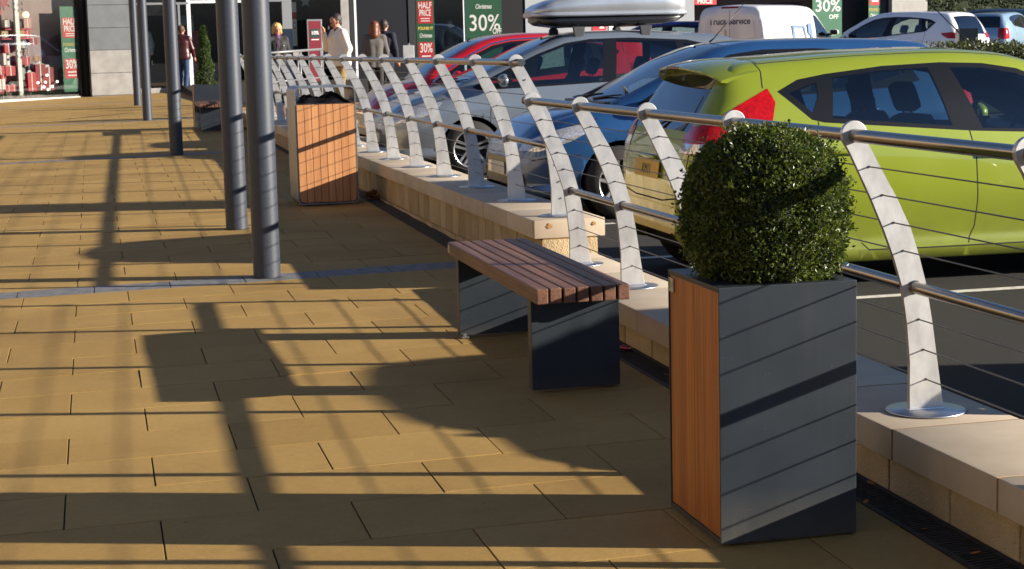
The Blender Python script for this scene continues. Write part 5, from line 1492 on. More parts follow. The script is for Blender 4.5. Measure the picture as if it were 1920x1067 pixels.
def gift(F, px, py, wpx, hpx, k, off, label):
    u, z = F.hit(px, py); u0 = F.hit(px - wpx / 2, py)[0]; u1 = F.hit(px + wpx / 2, py)[0]; h = F.hit(px, py - hpx)[1] - z
    off = -.08 + off * .42
    c = F.p(u, off, z)
    t = thing('gift_box', label, 'gift box', c, math.atan2(F.d.y, F.d.x) + rg.uniform(-.08, .08), 'gifts stacked in the Christmas window')
    t.scale = (abs(u1 - u0), min(.2, abs(u1 - u0)), h)
    link(bpy.data.objects.new('carton', gift_by[k][0]), t); link(bpy.data.objects.new('ribbon', gift_by[k][1]), t)
GB = [(24, 51, 12, 14, 2, 'small white gift box left of the white post on the upper shelf', -.5), (42, 52, 14, 12, 4, 'black gift box on the upper shelf just right of the white post', -.5), (60, 52, 14, 18, 5, 'pink gift box on the upper shelf under the glowing round lamp', -.5),
      (17, 70, 13, 12, 3, 'small tan gift box left of the white post on the second shelf', -.5), (43, 70, 22, 13, 3, 'wide tan gift box on the second shelf right of the white post', -.5), (60, 70, 11, 13, 0, 'bright red patterned gift box at the right end of the second shelf', -.5),
      (71, 84, 15, 13, 1, 'deep red gift box jutting out below the second shelf', -.5), (26, 99, 16, 18, 0, 'bright red gift box left of the white post at waist height', -.6), (56, 90, 18, 14, 6, 'grey gift box below the second shelf', -.7),
      (20, 122, 12, 22, 2, 'white figure shaped gift box in the lower left of the window', -.45), (48, 122, 16, 18, 1, 'deep red gift box beside the round gold plaque', -.6), (62, 122, 10, 16, 0, 'narrow bright red gift box beside the round gold plaque', -.6),
      (8, 140, 18, 16, 0, 'bright red gift box at the far left of the pile', -.4), (26, 142, 20, 18, 0, 'large bright red gift box in the pile left of the white post', -.35), (48, 150, 16, 22, 6, 'tall grey gift box right of the white post', -.5),
      (66, 172, 16, 36, 0, 'tall cone topped bright red gift box right of the white post', -.35), (88, 170, 18, 50, 1, 'tall deep red gift box behind the cluster of white lights', -.6), (104, 170, 16, 44, 1, 'deep red gift box right of the cluster of white lights', -.6),
      (8, 168, 14, 20, 2, 'white gift box low at the far left of the pile', -.3), (22, 172, 12, 12, 0, 'small bright red gift box on the sill left of the white post', -.3), (6, 177, 12, 8, 0, 'flat bright red gift box on the sill at the far left', -.25), (33, 172, 9, 14, 0, 'small bright red gift box directly behind the white post foot', -.3), (14, 152, 10, 12, 0, 'bright red gift box in the middle of the left pile', -.4)]
for (px, py, w_, h_, k, lb, of) in GB: gift(F1, px, py, w_, h_, k, of, lb)
sh = thing('display_shelf', 'white edged upper and lower display shelves holding gift boxes in the left window', 'shelf', F1.p(F1.hit(40, 60)[0], -.28, 0), math.atan2(F1.d.y, F1.d.x))
for (pa, pb, py) in ((16, 68, 53.5), (10, 68, 71.5)):
    u0, u1 = F1.hit(pa, py)[0], F1.hit(pb, py)[0]; z = F1.hit(40, py)[1]; uc = F1.hit(40, 60)[0]
    bm = bmesh.new(); box(u0 - uc, u1 - uc, -.12, .12, z - .03, z, bm, .005); bm_obj('shelf_board', bm, giftm[0], sh)
bm = bmesh.new(); uc = F1.hit(40, 60)[0]; u0 = F1.hit(14, 60)[0] - uc; u1 = F1.hit(66, 60)[0] - uc
for u in (u0, u1): box(u - .015, u + .015, .10, .12, F1.zf + .05, F1.hit(40, 50)[1], bm)
bm_obj('upright', bm, framemid, sh)
lampm = mat('warm_globe', (0.9, 0.75, 0.5), 0.5, emit=((1.0, 0.80, 0.5), 0.9))
tl = thing('globe_lamp', 'round glowing lamp standing on the upper shelf of the left window', 'lamp', F1.p(F1.hit(60, 34)[0], -.28, F1.hit(60, 34)[1]))
bm = bmesh.new(); bmesh.ops.create_uvsphere(bm, u_segments=16, v_segments=10, radius=.085, matrix=Matrix.Translation((0, 0, .09))); bm_obj('globe', bm, lampm, tl, smooth=True)
bm = bmesh.new(); add_lathe(bm, [(0, 0), (.05, 0), (.04, .02), (0, .03)], 12); bm_obj('stand', bm, giftm[1], tl)
plq = thing('round_plaque', 'round gold and pink plaque hanging low in the left window', 'plaque', F1.p(F1.hit(75, 108)[0], -.2, F1.hit(75, 110)[1]), math.atan2(F1.d.y, F1.d.x))
bm = bmesh.new(); add_lathe(bm, [(0, 0), (.095, 0), (.095, .02), (0, .02)], 24, Matrix.Rotation(RAD(90), 4, 'X')); bm_obj('disc', bm, giftm[3], plq)
bm = bmesh.new(); add_lathe(bm, [(.08, 0.021), (.10, .021), (.10, .03), (.08, .03)], 24, Matrix.Rotation(RAD(90), 4, 'X')); bm_obj('rim', bm, giftm[5], plq)
bulb = mat('white_bulb', (0.9, 0.92, 0.9), 0.4, emit=((0.9, 1.0, 0.92), 1.4))
bmb = bmesh.new(); bmesh.ops.create_uvsphere(bmb, u_segments=12, v_segments=8, radius=.035); bulb_me = bpy.data.meshes.new('bulb'); bmb.to_mesh(bulb_me); bmb.free(); bulb_me.materials.append(bulb)
for (px, py) in ((93, 141), (76, 155), (90, 154), (112, 153), (87, 163), (103, 162), (95, 168)):
    o = link(bpy.data.objects.new('light_bulb', bulb_me)); o.location = F1.p(F1.hit(px, py)[0], -.12, F1.hit(px, py)[1])
    tag(o, 'small round white light in the cluster low in the left Christmas window', 'light', 'cluster of white lights in the left window')
gar = thing('garland', 'dark green fir garland laid along the sill of the left Christmas window', 'garland', F1.p(0, -.1, F1.zf + .12), math.atan2(F1.d.y, F1.d.x))
rg2 = random.Random(4); pos, nrm = [], []
for k in range(2600):
    u = rg2.uniform(-2.0, F1.hit(148, 178)[0]); a = rg2.uniform(0, 3.14); r_ = .11 * math.sqrt(rg2.random())
    pos.append((u, r_ * math.cos(a) * .9, r_ * math.sin(a))); nrm.append((0, math.cos(a), math.sin(a)))
leaves('needles', pos, nrm, .06, rg2, leaf_mat('fir_needle', (0.008, 0.022, 0.010), (0.03, 0.07, 0.03), .6), gar, .18)
starm = MATS['gift_red']
def star(F, px, py, r, label, off=-.1, mt=None, n=5):
    u, z = F.hit(px, py); pts = [((r if k % 2 == 0 else r * .42) * math.sin(math.pi * k / n), (r if k % 2 == 0 else r * .42) * math.cos(math.pi * k / n)) for k in range(2 * n)]
    bm = bmesh.new(); add_prism(bm, pts[::-1], F.M(0, 0), .02)
    for v in bm.verts: v.co -= F.p(0, 0, 0)
    bmesh.ops.recalc_face_normals(bm, faces=bm.faces)
    o = bm_obj('hanging_star', bm, mt or starm); o.location = F.p(u, off, z); tag(o, label, 'star', 'stars hung in the shop windows'); return o
star(F1, 10, 5, .20, 'dark red hanging star at the top left corner of the left window', mt=giftm[1], n=6); star(F1, 1, 22, .12, 'small bright red hanging star at the left edge of the picture')

# --- grey stone pillar
pl_ = F2.rect(162, 0, 240, 178); L0 = F1.p(F1.len, 0, 0)
pil = thing('stone_pillar', 'broad shop pillar of grey cladding over two pale stone blocks', 'pillar', F2.p((pl_[0] + pl_[1]) / 2, 0, F2.hit(205, 178)[1] - .02), math.atan2(F2.d.y, F2.d.x))
zb = F2.hit(205, 178)[1] - .02
zs_ = [178, 136.5, 94, 52.5, 10, -33, -76]
for k in range(len(zs_) - 1):
    za, zc = F2.hit(205, zs_[k])[1] - zb, F2.hit(205, zs_[k + 1])[1] - zb
    bm = bmesh.new(); W = pl_[1] - pl_[0]
    box(-W / 2, W / 2, -.45, .30, za + .006, zc - .006, bm, .006)
    bm_obj('block', bm, stone_l if k < 2 else stone_d, pil)
bm = bmesh.new(); box(-W / 2 + .01, W / 2 - .01, -.43, .29, 0, 3.6, bm); bm_obj('core', bm, stone_d, pil)

# --- middle shop: dark glazing, white framed doors
u0 = pl_[1] + .02; u1 = F2.len
t2, put = shop('middle shop with dark glass and white framed doors behind the steel columns', F2, u0, u1, depth=4.0)
bm = bmesh.new(); F2.slab(bm, u0, u1, F2.zf + .08, 3.4, 0, .012); put('window_pane', bm, shopglass)
bm = bmesh.new(); F2.pslab(bm, 242, 165, 352, 176, .08, .25, .01); put('sill', bm, stone_l)
for (pa, pb, py0, py1, mt_) in ((352, 359, -20, 176, framel), (336, 340, 6, 176, framemid), (530, 541, -20, 160, framemid), (541, 548, -20, 160, framemid), (640, 655, -20, 165, stone_l), (498, 502, -20, 160, framemid)):
    bm = bmesh.new(); F2.pslab(bm, pa, py0, pb, py1, .05, .10); put('door_frame', bm, mt_)
for (pa, pb, py0, py1, mt_) in ((352, 402, 1, 6, framel), (402, 470, 1, 5, framel), (242, 352, 5, 9, framemid), (498, 541, 0, 3, framemid)):
    bm = bmesh.new(); F2.pslab(bm, pa, py0, pb, py1, .055, .09); put('transom', bm, mt_)
bm = bmesh.new(); F2.pslab(bm, 355, 26, 396, 68, -2.0, .03); put('back_panel', bm, mat('pale_green_panel', (0.30, 0.36, 0.33), 0.7))
bm = bmesh.new(); F2.pslab(bm, 246, -6, 334, 28, -.8, .03); put('header_panel', bm, mat('mottled_header', (0.30, 0.27, 0.25), 0.7, col2=(0.04, 0.04, 0.04), vscale=3))
ct = thing('red_counter', 'deep red shop counter seen through the doorway behind the spiral tree', 'counter', F2.p(F2.hit(385, 150)[0], -1.2, F2.zf + .03), math.atan2(F2.d.y, F2.d.x))
W = F2.hit(408, 110)[0] - F2.hit(362, 110)[0]; Hc = F2.hit(385, 62)[1] - F2.zf
bm = bmesh.new(); add_box(bm, (0, 0, Hc / 2), (W, .5, Hc), bev=.02); bm_obj('front', bm, mat('counter_red', (0.20, 0.006, 0.016), 0.5), ct)
bm = bmesh.new(); add_box(bm, (0, 0, Hc + .02), (W + .08, .58, .04), bev=.01); bm_obj('top', bm, giftm[0], ct)
for (px, lb) in ((369, 'wide gold pot on the red counter left of the spiral tree tip'), (383, 'tall dark bottle standing on the red counter'),):
    o = thing('counter_pot', lb, 'pot', F2.p(F2.hit(px, 60)[0] + (.0 if px < 375 else .06), -1.1, F2.zf + .03 + Hc + .04), 0)
    bm = bmesh.new()
    if px < 375: add_lathe(bm, [(0, 0), (.04, 0), (.05, .06), (.13, .14), (.16, .17), (.12, .17), (0, .1)], 18)
    else: add_lathe(bm, [(0, 0), (.035, 0), (.035, .25), (.015, .32), (.015, .42), (0, .42)], 14)
    bm_obj('vessel', bm, goldp if px < 375 else framed, o); bm = bmesh.new(); add_lathe(bm, [(0, -.002), (.045, -.002), (.045, .004), (0, .004)], 14); bm_obj('foot', bm, framed, o)
# freestanding red poster with a 10% card, and the narrow window strips by the doors
bd = F2.rect(567, 37, 595, 150)
t = thing('poster_stand', 'white edged deep red poster stand with a dark 10% card, behind the railing', 'poster stand', F2.p((bd[0] + bd[1]) / 2, .5, F2.zf), math.atan2(F2.d.y, F2.d.x))
W = bd[1] - bd[0]; Hh = F2.hit(580, 37)[1] - F2.zf
bm = bmesh.new(); add_box(bm, (0, 0, Hh / 2), (W, .04, Hh), bev=.01); bm_obj('frame', bm, framemid, t)
bm = bmesh.new(); add_box(bm, (.0, -.022, Hh / 2 + .02), (W * .8, .006, Hh * .93)); bm_obj('poster', bm, mat('poster_maroon', (0.17, 0.008, 0.018), 0.4), t)
zc = F2.hit(582, 63)[1] - F2.zf; bm = bmesh.new(); add_box(bm, (0, -.028, zc), (W * .56, .006, .24)); cd = bm_obj('card', bm, mat('card_green', (0.01, 0.045, 0.035), 0.4), t)
bm = bmesh.new(); text_bm(bm, '10%', .14, Matrix.Translation((0, -.033, zc + .01)) @ Matrix.Rotation(RAD(90), 4, 'X'), sx=.95, bold=.003); add_box(bm, (0, -.0325, zc - .17), (W * .5, .002, .025)); bm_obj('lettering', bm, whitep, cd)
t = thing('door_poster', 'narrow red and white poster on the shop door frame behind the blonde person', 'poster', F2.p(F2.hit(552, 20)[0], -.05, F2.hit(552, 86)[1]), math.atan2(F2.d.y, F2.d.x))
Hh = F2.hit(552, 4)[1] - F2.hit(552, 86)[1]
bm = bmesh.new(); add_box(bm, (0, 0, Hh / 2), (.13, .01, Hh)); bm_obj('sheet', bm, whitep, t)
bm = bmesh.new(); add_box(bm, (0, -.007, Hh * .69), (.128, .004, Hh * .16)); bm_obj('red_band', bm, redp, t)
bm = bmesh.new(); text_bm(bm, 'C', .26, Matrix.Translation((-.005, -.008, Hh * .46)) @ Matrix.Rotation(RAD(90), 4, 'X'), sx=.6); bm_obj('red_mark', bm, redp, t)
star(F2, 578, 2, .18, 'pale hanging star in the dark middle shop window', off=-.3, mt=giftm[6])

# --- right shop: dark panels, window with posters, long pale wall, mauve painted reflection
t3, put = shop('long right hand shop with dark panels, sale posters and pale wall behind the parked cars', F3, 0, F3.len, depth=2.6, back=inter_w)
def P3(nm, pa, pb, py0, py1, off, th, mt_):
    bm = bmesh.new(); F3.pslab(bm, pa, py0, pb, py1, off, th); return put(nm, bm, mt_)
P3('dark_panel', 656, 664, -60, 190, .06, .2, framed)
P3('dark_panel', 670, 765, -60, 190, .02, .2, darkpan); P3('panel_trim', 665, 669, -60, 190, .03, .1, framel)
P3('dark_panel', 766, 779, -60, 190, .05, .2, framed)
P3('window_pane', 780, 940, -60, 190, 0, .012, shopglass)
P3('window_mullion', 869, 873, -60, 190, .03, .06, framel)
P3('dark_panel', 940, 984, -60, 190, .04, .25, mat('black_panel', (0.008, 0.008, 0.009), 0.5, spec=.2))
P3('pale_wall', 984, 1300, -60, 190, .08, .3, mat('pale_grey_wall', (0.29, 0.305, 0.325), 0.7, var=0.06, vscale=2))
P3('window_pane', 1300, 1652, -60, 190, 0, .012, shopglass)
P3('reflection_sheet', 1300, 1626, -60, 190, -.6, .05, mat('mauve_reflection', (0.20, 0.095, 0.095), 0.6, var=0.12, vscale=1))  # mauve sheet painting in the reflection on the glass
P3('dark_panel', 1652, 1664, -60, 190, .05, .3, framed)
P3('end_pillar', 1664, 1730, -60, 190, .25, .8, mat('pale_pillar', (0.36, 0.345, 0.32), 0.75, var=.08))
bm = bmesh.new(); F3.slab(bm, 0, F3.len, -.1, F3.zf + .15, .0, .3); put('plinth', bm, stone_d)
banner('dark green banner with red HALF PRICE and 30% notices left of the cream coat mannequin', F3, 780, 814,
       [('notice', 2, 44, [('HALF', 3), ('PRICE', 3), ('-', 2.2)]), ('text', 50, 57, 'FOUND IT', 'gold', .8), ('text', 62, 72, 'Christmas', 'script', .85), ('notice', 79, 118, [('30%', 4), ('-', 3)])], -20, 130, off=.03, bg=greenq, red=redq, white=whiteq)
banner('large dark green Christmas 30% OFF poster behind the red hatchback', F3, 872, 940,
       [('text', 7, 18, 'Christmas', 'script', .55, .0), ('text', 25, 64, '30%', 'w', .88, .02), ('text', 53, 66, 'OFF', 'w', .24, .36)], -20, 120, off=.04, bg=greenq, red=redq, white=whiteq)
banner('dark green 30% OFF poster behind the white van bonnet', F3, 1522, 1577,
       [('text', -2, 26, '30%', 'w', .9, .02), ('text', 27, 37, 'OFF', 'w', .34, .22)], -20, 120, off=.04)
banner('narrow pink and green sale banner at the right end of the long shop', F3, 1627, 1651,
       [('notice', -20, 10, [('-', 2)]), ('text', 15, 22, 'FOUND IT', 'gold', .9), ('text', 25, 34, 'Christmas', 'script', .9), ('notice', 42, 62, [('-', 2)])], -22, 110, off=.04)
banner('red PRICE notice high on the mauve reflecting glass behind the roof box', F3, 1298, 1342, [('notice', -14, 9, [('HALF', 2), ('PRICE', 2)])], -14, 9, off=.04, bg=redp)
for (px, py0, py1, w_, mt_, lb) in ((1121, 33, 60, 26, redp, 'red patterned poster seen under the roof box'), (1150, 33, 60, 22, whitep, 'pale poster with coloured shapes seen under the roof box'),):
    s0, s1, z0, z1 = F3.rect(px - w_ / 2, py0, px + w_ / 2, py1); t = thing('wall_poster', lb, 'poster', F3.p((s0 + s1) / 2, .09, z0), math.atan2(F3.d.y, F3.d.x), 'posters under the roof box')
    bm = bmesh.new(); add_box(bm, (0, 0, (z1 - z0) / 2), (s1 - s0, .01, z1 - z0)); bm_obj('sheet', bm, mt_, t)
    bm = bmesh.new(); add_prism(bm, [(0, .05), (.16, .05), (.08, .26)], Matrix.Translation((.0, -.009, .05)) @ Matrix.Rotation(RAD(90), 4, 'X'), .003); bm_obj('shape', bm, mat('poster_green', (0.16, 0.36, 0.18), .5) if mt_ is whitep else whitep, t)
    bm = bmesh.new(); add_lathe(bm, [(0, .006), (.09, .006), (.09, .009), (0, .009)], 20, Matrix.Translation((-.09, 0, .26)) @ Matrix.Rotation(RAD(90), 4, 'X')); bm_obj('dot', bm, mat('poster_violet', (0.22, 0.10, 0.34), .5) if mt_ is whitep else giftm[1], t)

# mannequins
def sdf_mesh(nm, caps, k=0.03, res=0.016, clip=None):
    """one continuous surface round tapered capsules (a, b, ra, rb[, flatten y]) blended smoothly: naive surface nets"""
    A = np.array([c[0] for c in caps], float); B = np.array([c[1] for c in caps], float); ra = np.array([c[2] for c in caps]); rb_ = np.array([c[3] for c in caps])
    mr = max(ra.max(), rb_.max()) + 3 * res + k
    lo = np.minimum(A, B).min(0) - mr; hi = np.maximum(A, B).max(0) + mr
    n = np.ceil((hi - lo) / res).astype(int) + 1
    gx, gy, gz = [lo[i] + res * np.arange(n[i]) for i in range(3)]
    X, Y, Z_ = np.meshgrid(gx, gy, gz, indexing='ij'); P_ = np.stack([X, Y, Z_], -1)
    D = None
    for a, b, r0, r1 in zip(A, B, ra, rb_):
        ab = b - a; l2 = max(ab @ ab, 1e-9)
        h = np.clip(((P_ - a) @ ab) / l2, 0, 1)
        d = np.linalg.norm(P_ - (a + h[..., None] * ab), axis=-1) - (r0 + (r1 - r0) * h)
        if D is None: D = d
        else:
            hh = np.clip(0.5 + 0.5 * (D - d) / k, 0, 1); D = D * (1 - hh) + d * hh - k * hh * (1 - hh)
    if clip is not None: D = np.maximum(D, clip(P_))
    I = D < 0
    s = tuple(slice(0, m - 1) for m in n)
    cnt = np.zeros(tuple(n - 1), int); acc = np.zeros(tuple(n - 1) + (3,)); ne = np.zeros(tuple(n - 1))
    off = [(i, j, l) for i in (0, 1) for j in (0, 1) for l in (0, 1)]
    def sub(Q, o): return Q[o[0]:o[0] + n[0] - 1, o[1]:o[1] + n[1] - 1, o[2]:o[2] + n[2] - 1]
    for o in off: cnt += sub(I, o)
    for o in off:
        for ax in range(3):
            if o[ax] == 1: continue
            o2 = list(o); o2[ax] = 1; o2 = tuple(o2)
            d0, d1 = sub(D, o), sub(D, o2); m = (d0 < 0) != (d1 < 0)
            t = np.where(m, d0 / np.where(np.abs(d0 - d1) < 1e-12, 1, d0 - d1), 0)
            for q in range(3): acc[..., q] += np.where(m, o[q] + (t if q == ax else 0), 0)
            ne += m
    act = (cnt > 0) & (cnt < 8)
    idx = -np.ones(act.shape, int); idx[act] = np.arange(act.sum())
    cell = np.argwhere(act); V = lo + res * (cell + acc[act] / ne[act][:, None])
    FF = []
    for ax in range(3):
        u, v = (ax + 1) % 3, (ax + 2) % 3
        sl0 = [slice(None)] * 3; sl1 = [slice(None)] * 3; sl0[ax] = slice(0, n[ax] - 1); sl1[ax] = slice(1, n[ax])
        a0, a1 = I[tuple(sl0)], I[tuple(sl1)]
        E = np.argwhere(a0 != a1)
        E = E[(E[:, u] > 0) & (E[:, v] > 0) & (E[:, u] < n[u] - 1) & (E[:, v] < n[v] - 1)]
        if not len(E): continue
        ins = a0[tuple(E.T)]
        def c(du, dv):
            Q = E.copy(); Q[:, u] -= du; Q[:, v] -= dv; return idx[tuple(Q.T)]
        f = np.stack([c(1, 1), c(0, 1), c(0, 0), c(1, 0)], 1)
        f[~ins] = f[~ins][:, ::-1]; FF.append(f)
    F_ = np.concatenate(FF).tolist()
    me = bpy.data.meshes.new(nm); me.from_pydata(V.tolist(), [], F_)
    return me
def sdf_obj(nm, caps, mt, parent, **kw):
    return me_obj(nm, sdf_mesh(nm, caps, **kw), mt, parent, smooth=True)

skinm = mat('skin', (0.50, 0.24, 0.16), 0.55, var=0.08, vscale=30)
def person(label, loc, rz, H, pose, wear, hair, group=None):
    """pose: dict of joint positions in metres for a 1.75 m figure facing -y; wear: list of (name, kind, material)"""
    t = thing('person', label, 'person', loc, rz); t.scale = (H / 1.75,) * 3
    J = dict(hip=(0, 0, .93), waist=(0, .0, 1.08), chest=(0, .0, 1.30), neck=(0, 0.005, 1.47), head=(0, -.01, 1.62),
             sl=(.185, 0, 1.41), sr=(-.185, 0, 1.41), el=(.25, .02, 1.13), er=(-.25, .02, 1.13), wl=(.26, -.06, .88), wr=(-.26, -.06, .88),
             hl=(.09, 0, .90), hr=(-.09, 0, .90), kl=(.10, -.01, .49), kr=(-.10, -.01, .49), al=(.10, .02, .09), ar=(-.10, .02, .09), look=(0, -1, 0), fat=0.0)
    J.update(pose); V3 = lambda k: np.array(J[k], float)
    f = J['fat']
    legs = [(V3('hl'), V3('kl'), .085, .055), (V3('kl'), V3('al'), .055, .036), (V3('hr'), V3('kr'), .085, .055), (V3('kr'), V3('ar'), .055, .036)]
    arms = [(V3('sl'), V3('el'), .052, .040), (V3('el'), V3('wl'), .040, .027), (V3('sr'), V3('er'), .052, .040), (V3('er'), V3('wr'), .040, .027)]
    sx = np.array((.075, 0, 0))
    tor = [(V3('hip') - sx, V3('waist') - sx * .8, .105 + f, .095 + f), (V3('hip') + sx, V3('waist') + sx * .8, .105 + f, .095 + f), (V3('waist') - sx * .8, V3('chest') - sx, .095 + f, .105 + f * .6), (V3('waist') + sx * .8, V3('chest') + sx, .095 + f, .105 + f * .6), (V3('chest'), V3('neck'), .11, .055), (V3('sl'), V3('neck'), .052, .05), (V3('sr'), V3('neck'), .052, .05)]
    hd = V3('head'); lk = np.array(J['look'], float); lk /= np.linalg.norm(lk); up = np.array((0, 0, 1.0)); up = up - lk * (up @ lk); up /= np.linalg.norm(up); sd = np.cross(lk, up)
    head = [(V3('neck') - (0, 0, .03), hd - up * .06, .056, .052), (hd + up * .045 + (-lk) * .012, hd + up * .04 + lk * .015, .084, .078), (hd - up * .04 + lk * .03, hd - up * .075 + lk * .045, .062, .042),
            (hd + lk * .098 + up * .005, hd + lk * .108 - up * .022, .008, .013), (hd + sd * .082, hd + sd * .084 - up * .03, .014, .010), (hd - sd * .082, hd - sd * .084 - up * .03, .014, .010)]
    hands = []
    for w_, e_ in (('wl', 'el'), ('wr', 'er')):
        d = V3(w_) - V3(e_); d /= np.linalg.norm(d); s_ = np.cross(d, (0, 1, .2)); s_ /= np.linalg.norm(s_); c_ = np.cross(d, s_)
        w0 = V3(w_); hands.append((w0, w0 + d * .075, .026, .030))
        for q in range(4):
            b0 = w0 + d * .085 + s_ * (q - 1.5) * .017; l = (.066, .074, .068, .052)[q]
            m0 = b0 + d * l * .55 + c_ * .008; hands.append((b0, m0, .0095, .0085)); hands.append((m0, m0 + d * l * .4 + c_ * .018, .0085, .007))
        hands.append((w0 + d * .03 - s_ * .024, w0 + d * .075 - s_ * .045 + c_ * .012, .012, .009))
    sdf_obj('body', legs + arms + tor + head + hands, J.get('skin', skinm), t, k=.018, res=.0125)
    for (nm, kind, mt_) in wear:
        if kind == 'top':
            lowz = J.get('top_low', .88)
            caps = [(a, b, r0 + .022, r1 + .022) for a, b, r0, r1 in tor[:4]] + [(a, b, r0 + .015, r1 + .012) for a, b, r0, r1 in tor[4:]] + [(a, b - (b - a) * (0.06 if i % 2 else 0), r0 + .022, r1 + .020) for i, (a, b, r0, r1) in enumerate(arms)]
            caps += [(np.array((-.07, 0, lowz)), np.array((-.07, 0, lowz + .15)), .125 + f, .12 + f), (np.array((.07, 0, lowz)), np.array((.07, 0, lowz + .15)), .125 + f, .12 + f)]
            sdf_obj(nm, caps, mt_, t, k=.03, res=.016, clip=lambda P_: lowz - .02 - P_[..., 2] if True else 0)
        elif kind == 'legs':
            caps = [(a, b, r0 + .014, r1 + .018) for a, b, r0, r1 in legs] + [(a, b, r0 + .008, r1 + .0) for a, b, r0, r1 in tor[:2]]
            sdf_obj(nm, caps, mt_, t, k=.025, res=.016, clip=lambda P_: np.maximum(P_[..., 2] - 1.0, .10 - P_[..., 2]))
        elif kind == 'shoes':
            for a_ in ('al', 'ar'):
                a = V3(a_); sdf_obj(nm, [(a + (0, .02, -.035), a + (0, -.15, -.055), .042, .032), (a, a + (0, .02, -.04), .045, .045)], mt_, t, k=.02, res=.012, clip=lambda P_, z=a[2]: (z - .088) - P_[..., 2])
        elif kind == 'collar':
            sdf_obj(nm, [(V3('neck') + (0, 0, -.03), V3('neck') + (0, .0, .035), .082, .078)], mt_, t, k=.02, res=.012, clip=lambda P_: P_[..., 2] - (J['neck'][2] + .05))
    if hair:
        kind, mt_ = hair
        hc = hd + up * .055 - lk * .018
        caps = [(hc, hc - lk * .02, .094, .092)] if kind != 'short' else [(hc - up * .012, hc - lk * .015, .089, .087), (hc - lk * .04, hc - lk * .045 - up * .09, .07, .05)]
        if kind == 'bob': caps += [(hc - lk * .02, hc - lk * .05 - up * .13, .095, .07), (hc + sd * .06, hc + sd * .078 - up * .12, .05, .042), (hc - sd * .06, hc - sd * .078 - up * .12, .05, .042)]
        if kind == 'long': caps += [(hc - lk * .02, hc - lk * .07 - up * .20, .098, .085), (hc + sd * .06, hc + sd * .085 - up * .17, .05, .05), (hc - sd * .06, hc - sd * .085 - up * .17, .05, .05)]
        face = hd + lk * .075
        rad = .085 if kind != 'short' else .118
        fc = face - up * (.02 if kind != 'short' else .055) + lk * .02
        ho = sdf_obj('hair', caps, mt_, t, k=.03, res=.012, clip=lambda P_: rad - np.linalg.norm(P_ - fc, axis=-1))
        rgp = random.Random(3)
        for v in ho.data.vertices: v.co += v.normal * ((rgp.uniform(-.006, .009) + .011 * math.sin(v.co.z * 55 + v.co.x * 40) * math.sin(v.co.x * 70 - v.co.y * 50)) * (.3 if kind == 'short' else .5 if kind == 'bob' else .15))
    for s_ in (-1, 1):
        bm = bmesh.new(); q = hd + lk * .088 + sd * s_ * .031 + up * .018; bmesh.ops.create_uvsphere(bm, u_segments=8, v_segments=6, radius=.011, matrix=Matrix.Translation(q)); bm_obj('eye', bm, mat('eye_dark', (0.03, 0.02, 0.018), .3), t)
    bm = bmesh.new(); q = hd + lk * .089 - up * .058; M0 = frame_M(q, sd, lk); add_prism(bm, [(-.024, 0), (0, .007), (.024, 0), (0, -.008)], M0, .006); bm_obj('mouth', bm, mat('lips', (0.32, 0.09, 0.08), .5), t)
    return t
def ground_pt(px, Y, zf):
    q = at(px, 100, Y); return (q.x, Y, zf(q.x, Y))
# man in the cream sweater, seen from his left, hand raised to his mouth
cream = mat('cream_knit', (0.82, 0.77, 0.67), 0.95, var=0.08, vscale=50, bump=0.3, bscale=300)
khaki = mat('khaki_trousers', (0.21, 0.155, 0.065), 0.9, var=0.15, vscale=20)
navy = mat('navy_cloth', (0.012, 0.014, 0.03), 0.9, var=0.2, vscale=30)
blackc = mat('black_jacket', (0.012, 0.011, 0.013), 0.75, var=0.25, vscale=20)
greyc = mat('grey_tweed', (0.105, 0.10, 0.095), 0.95, var=0.35, vscale=160, bump=0.3, bscale=300)
maroon = mat('maroon_leather', (0.060, 0.012, 0.014), 0.35, var=0.25, vscale=12)
denim = mat('blue_denim', (0.035, 0.062, 0.13), 0.95, var=0.2, vscale=40)
shoe = mat('dark_shoe', (0.02, 0.018, 0.017), 0.6)
pshoe = mat('pale_shoe', (0.35, 0.33, 0.30), 0.7)
hblond = mat('blond_hair', (0.52, 0.33, 0.12), 0.55, var=0.3, vscale=60, stretch=(1, 1, .2))
hdark = mat('dark_hair', (0.030, 0.022, 0.018), 0.6, var=0.3, vscale=60)
haub = mat('auburn_hair', (0.13, 0.035, 0.012), 0.5, var=0.35, vscale=60, stretch=(1, 1, .2))
hbrown = mat('brown_hair', (0.075, 0.035, 0.018), 0.6, var=0.3, vscale=60)
g = ground_pt(636, 32.0, PZ)
mn = person('heavyset person in cream zip sweater and khaki trousers raising something white to the mouth', g, RAD(-72), 1.80,
       dict(fat=.045, head=(0, -.045, 1.605), look=(.05, -1, -.38), er=(-.29, -.10, 1.16), wr=(-.13, -.215, 1.42), el=(.285, .05, 1.14), wl=(.27, -.03, .90), kl=(.10, -.04, .49), al=(.10, -.03, .09), kr=(-.10, .03, .49), ar=(-.10, .09, .09), top_low=.86),
       [('sweater', 'top', cream), ('trousers', 'legs', khaki), ('shoe', 'shoes', shoe), ('dark_collar', 'collar', navy)], ('short', hdark))
o = thing('white_lighter', 'tiny bright white object held at the mouth of the person in the cream sweater', 'lighter', at(616.5, 52.5, 32.0), 0)
bm = bmesh.new(); add_box(bm, (0, 0, 0), (.025, .02, .05), bev=.006); bm_obj('case', bm, whitep, o); bm = bmesh.new(); add_box(bm, (0, 0, .032), (.018, .015, .014), bev=.003); bm_obj('cap', bm, chrome, o)
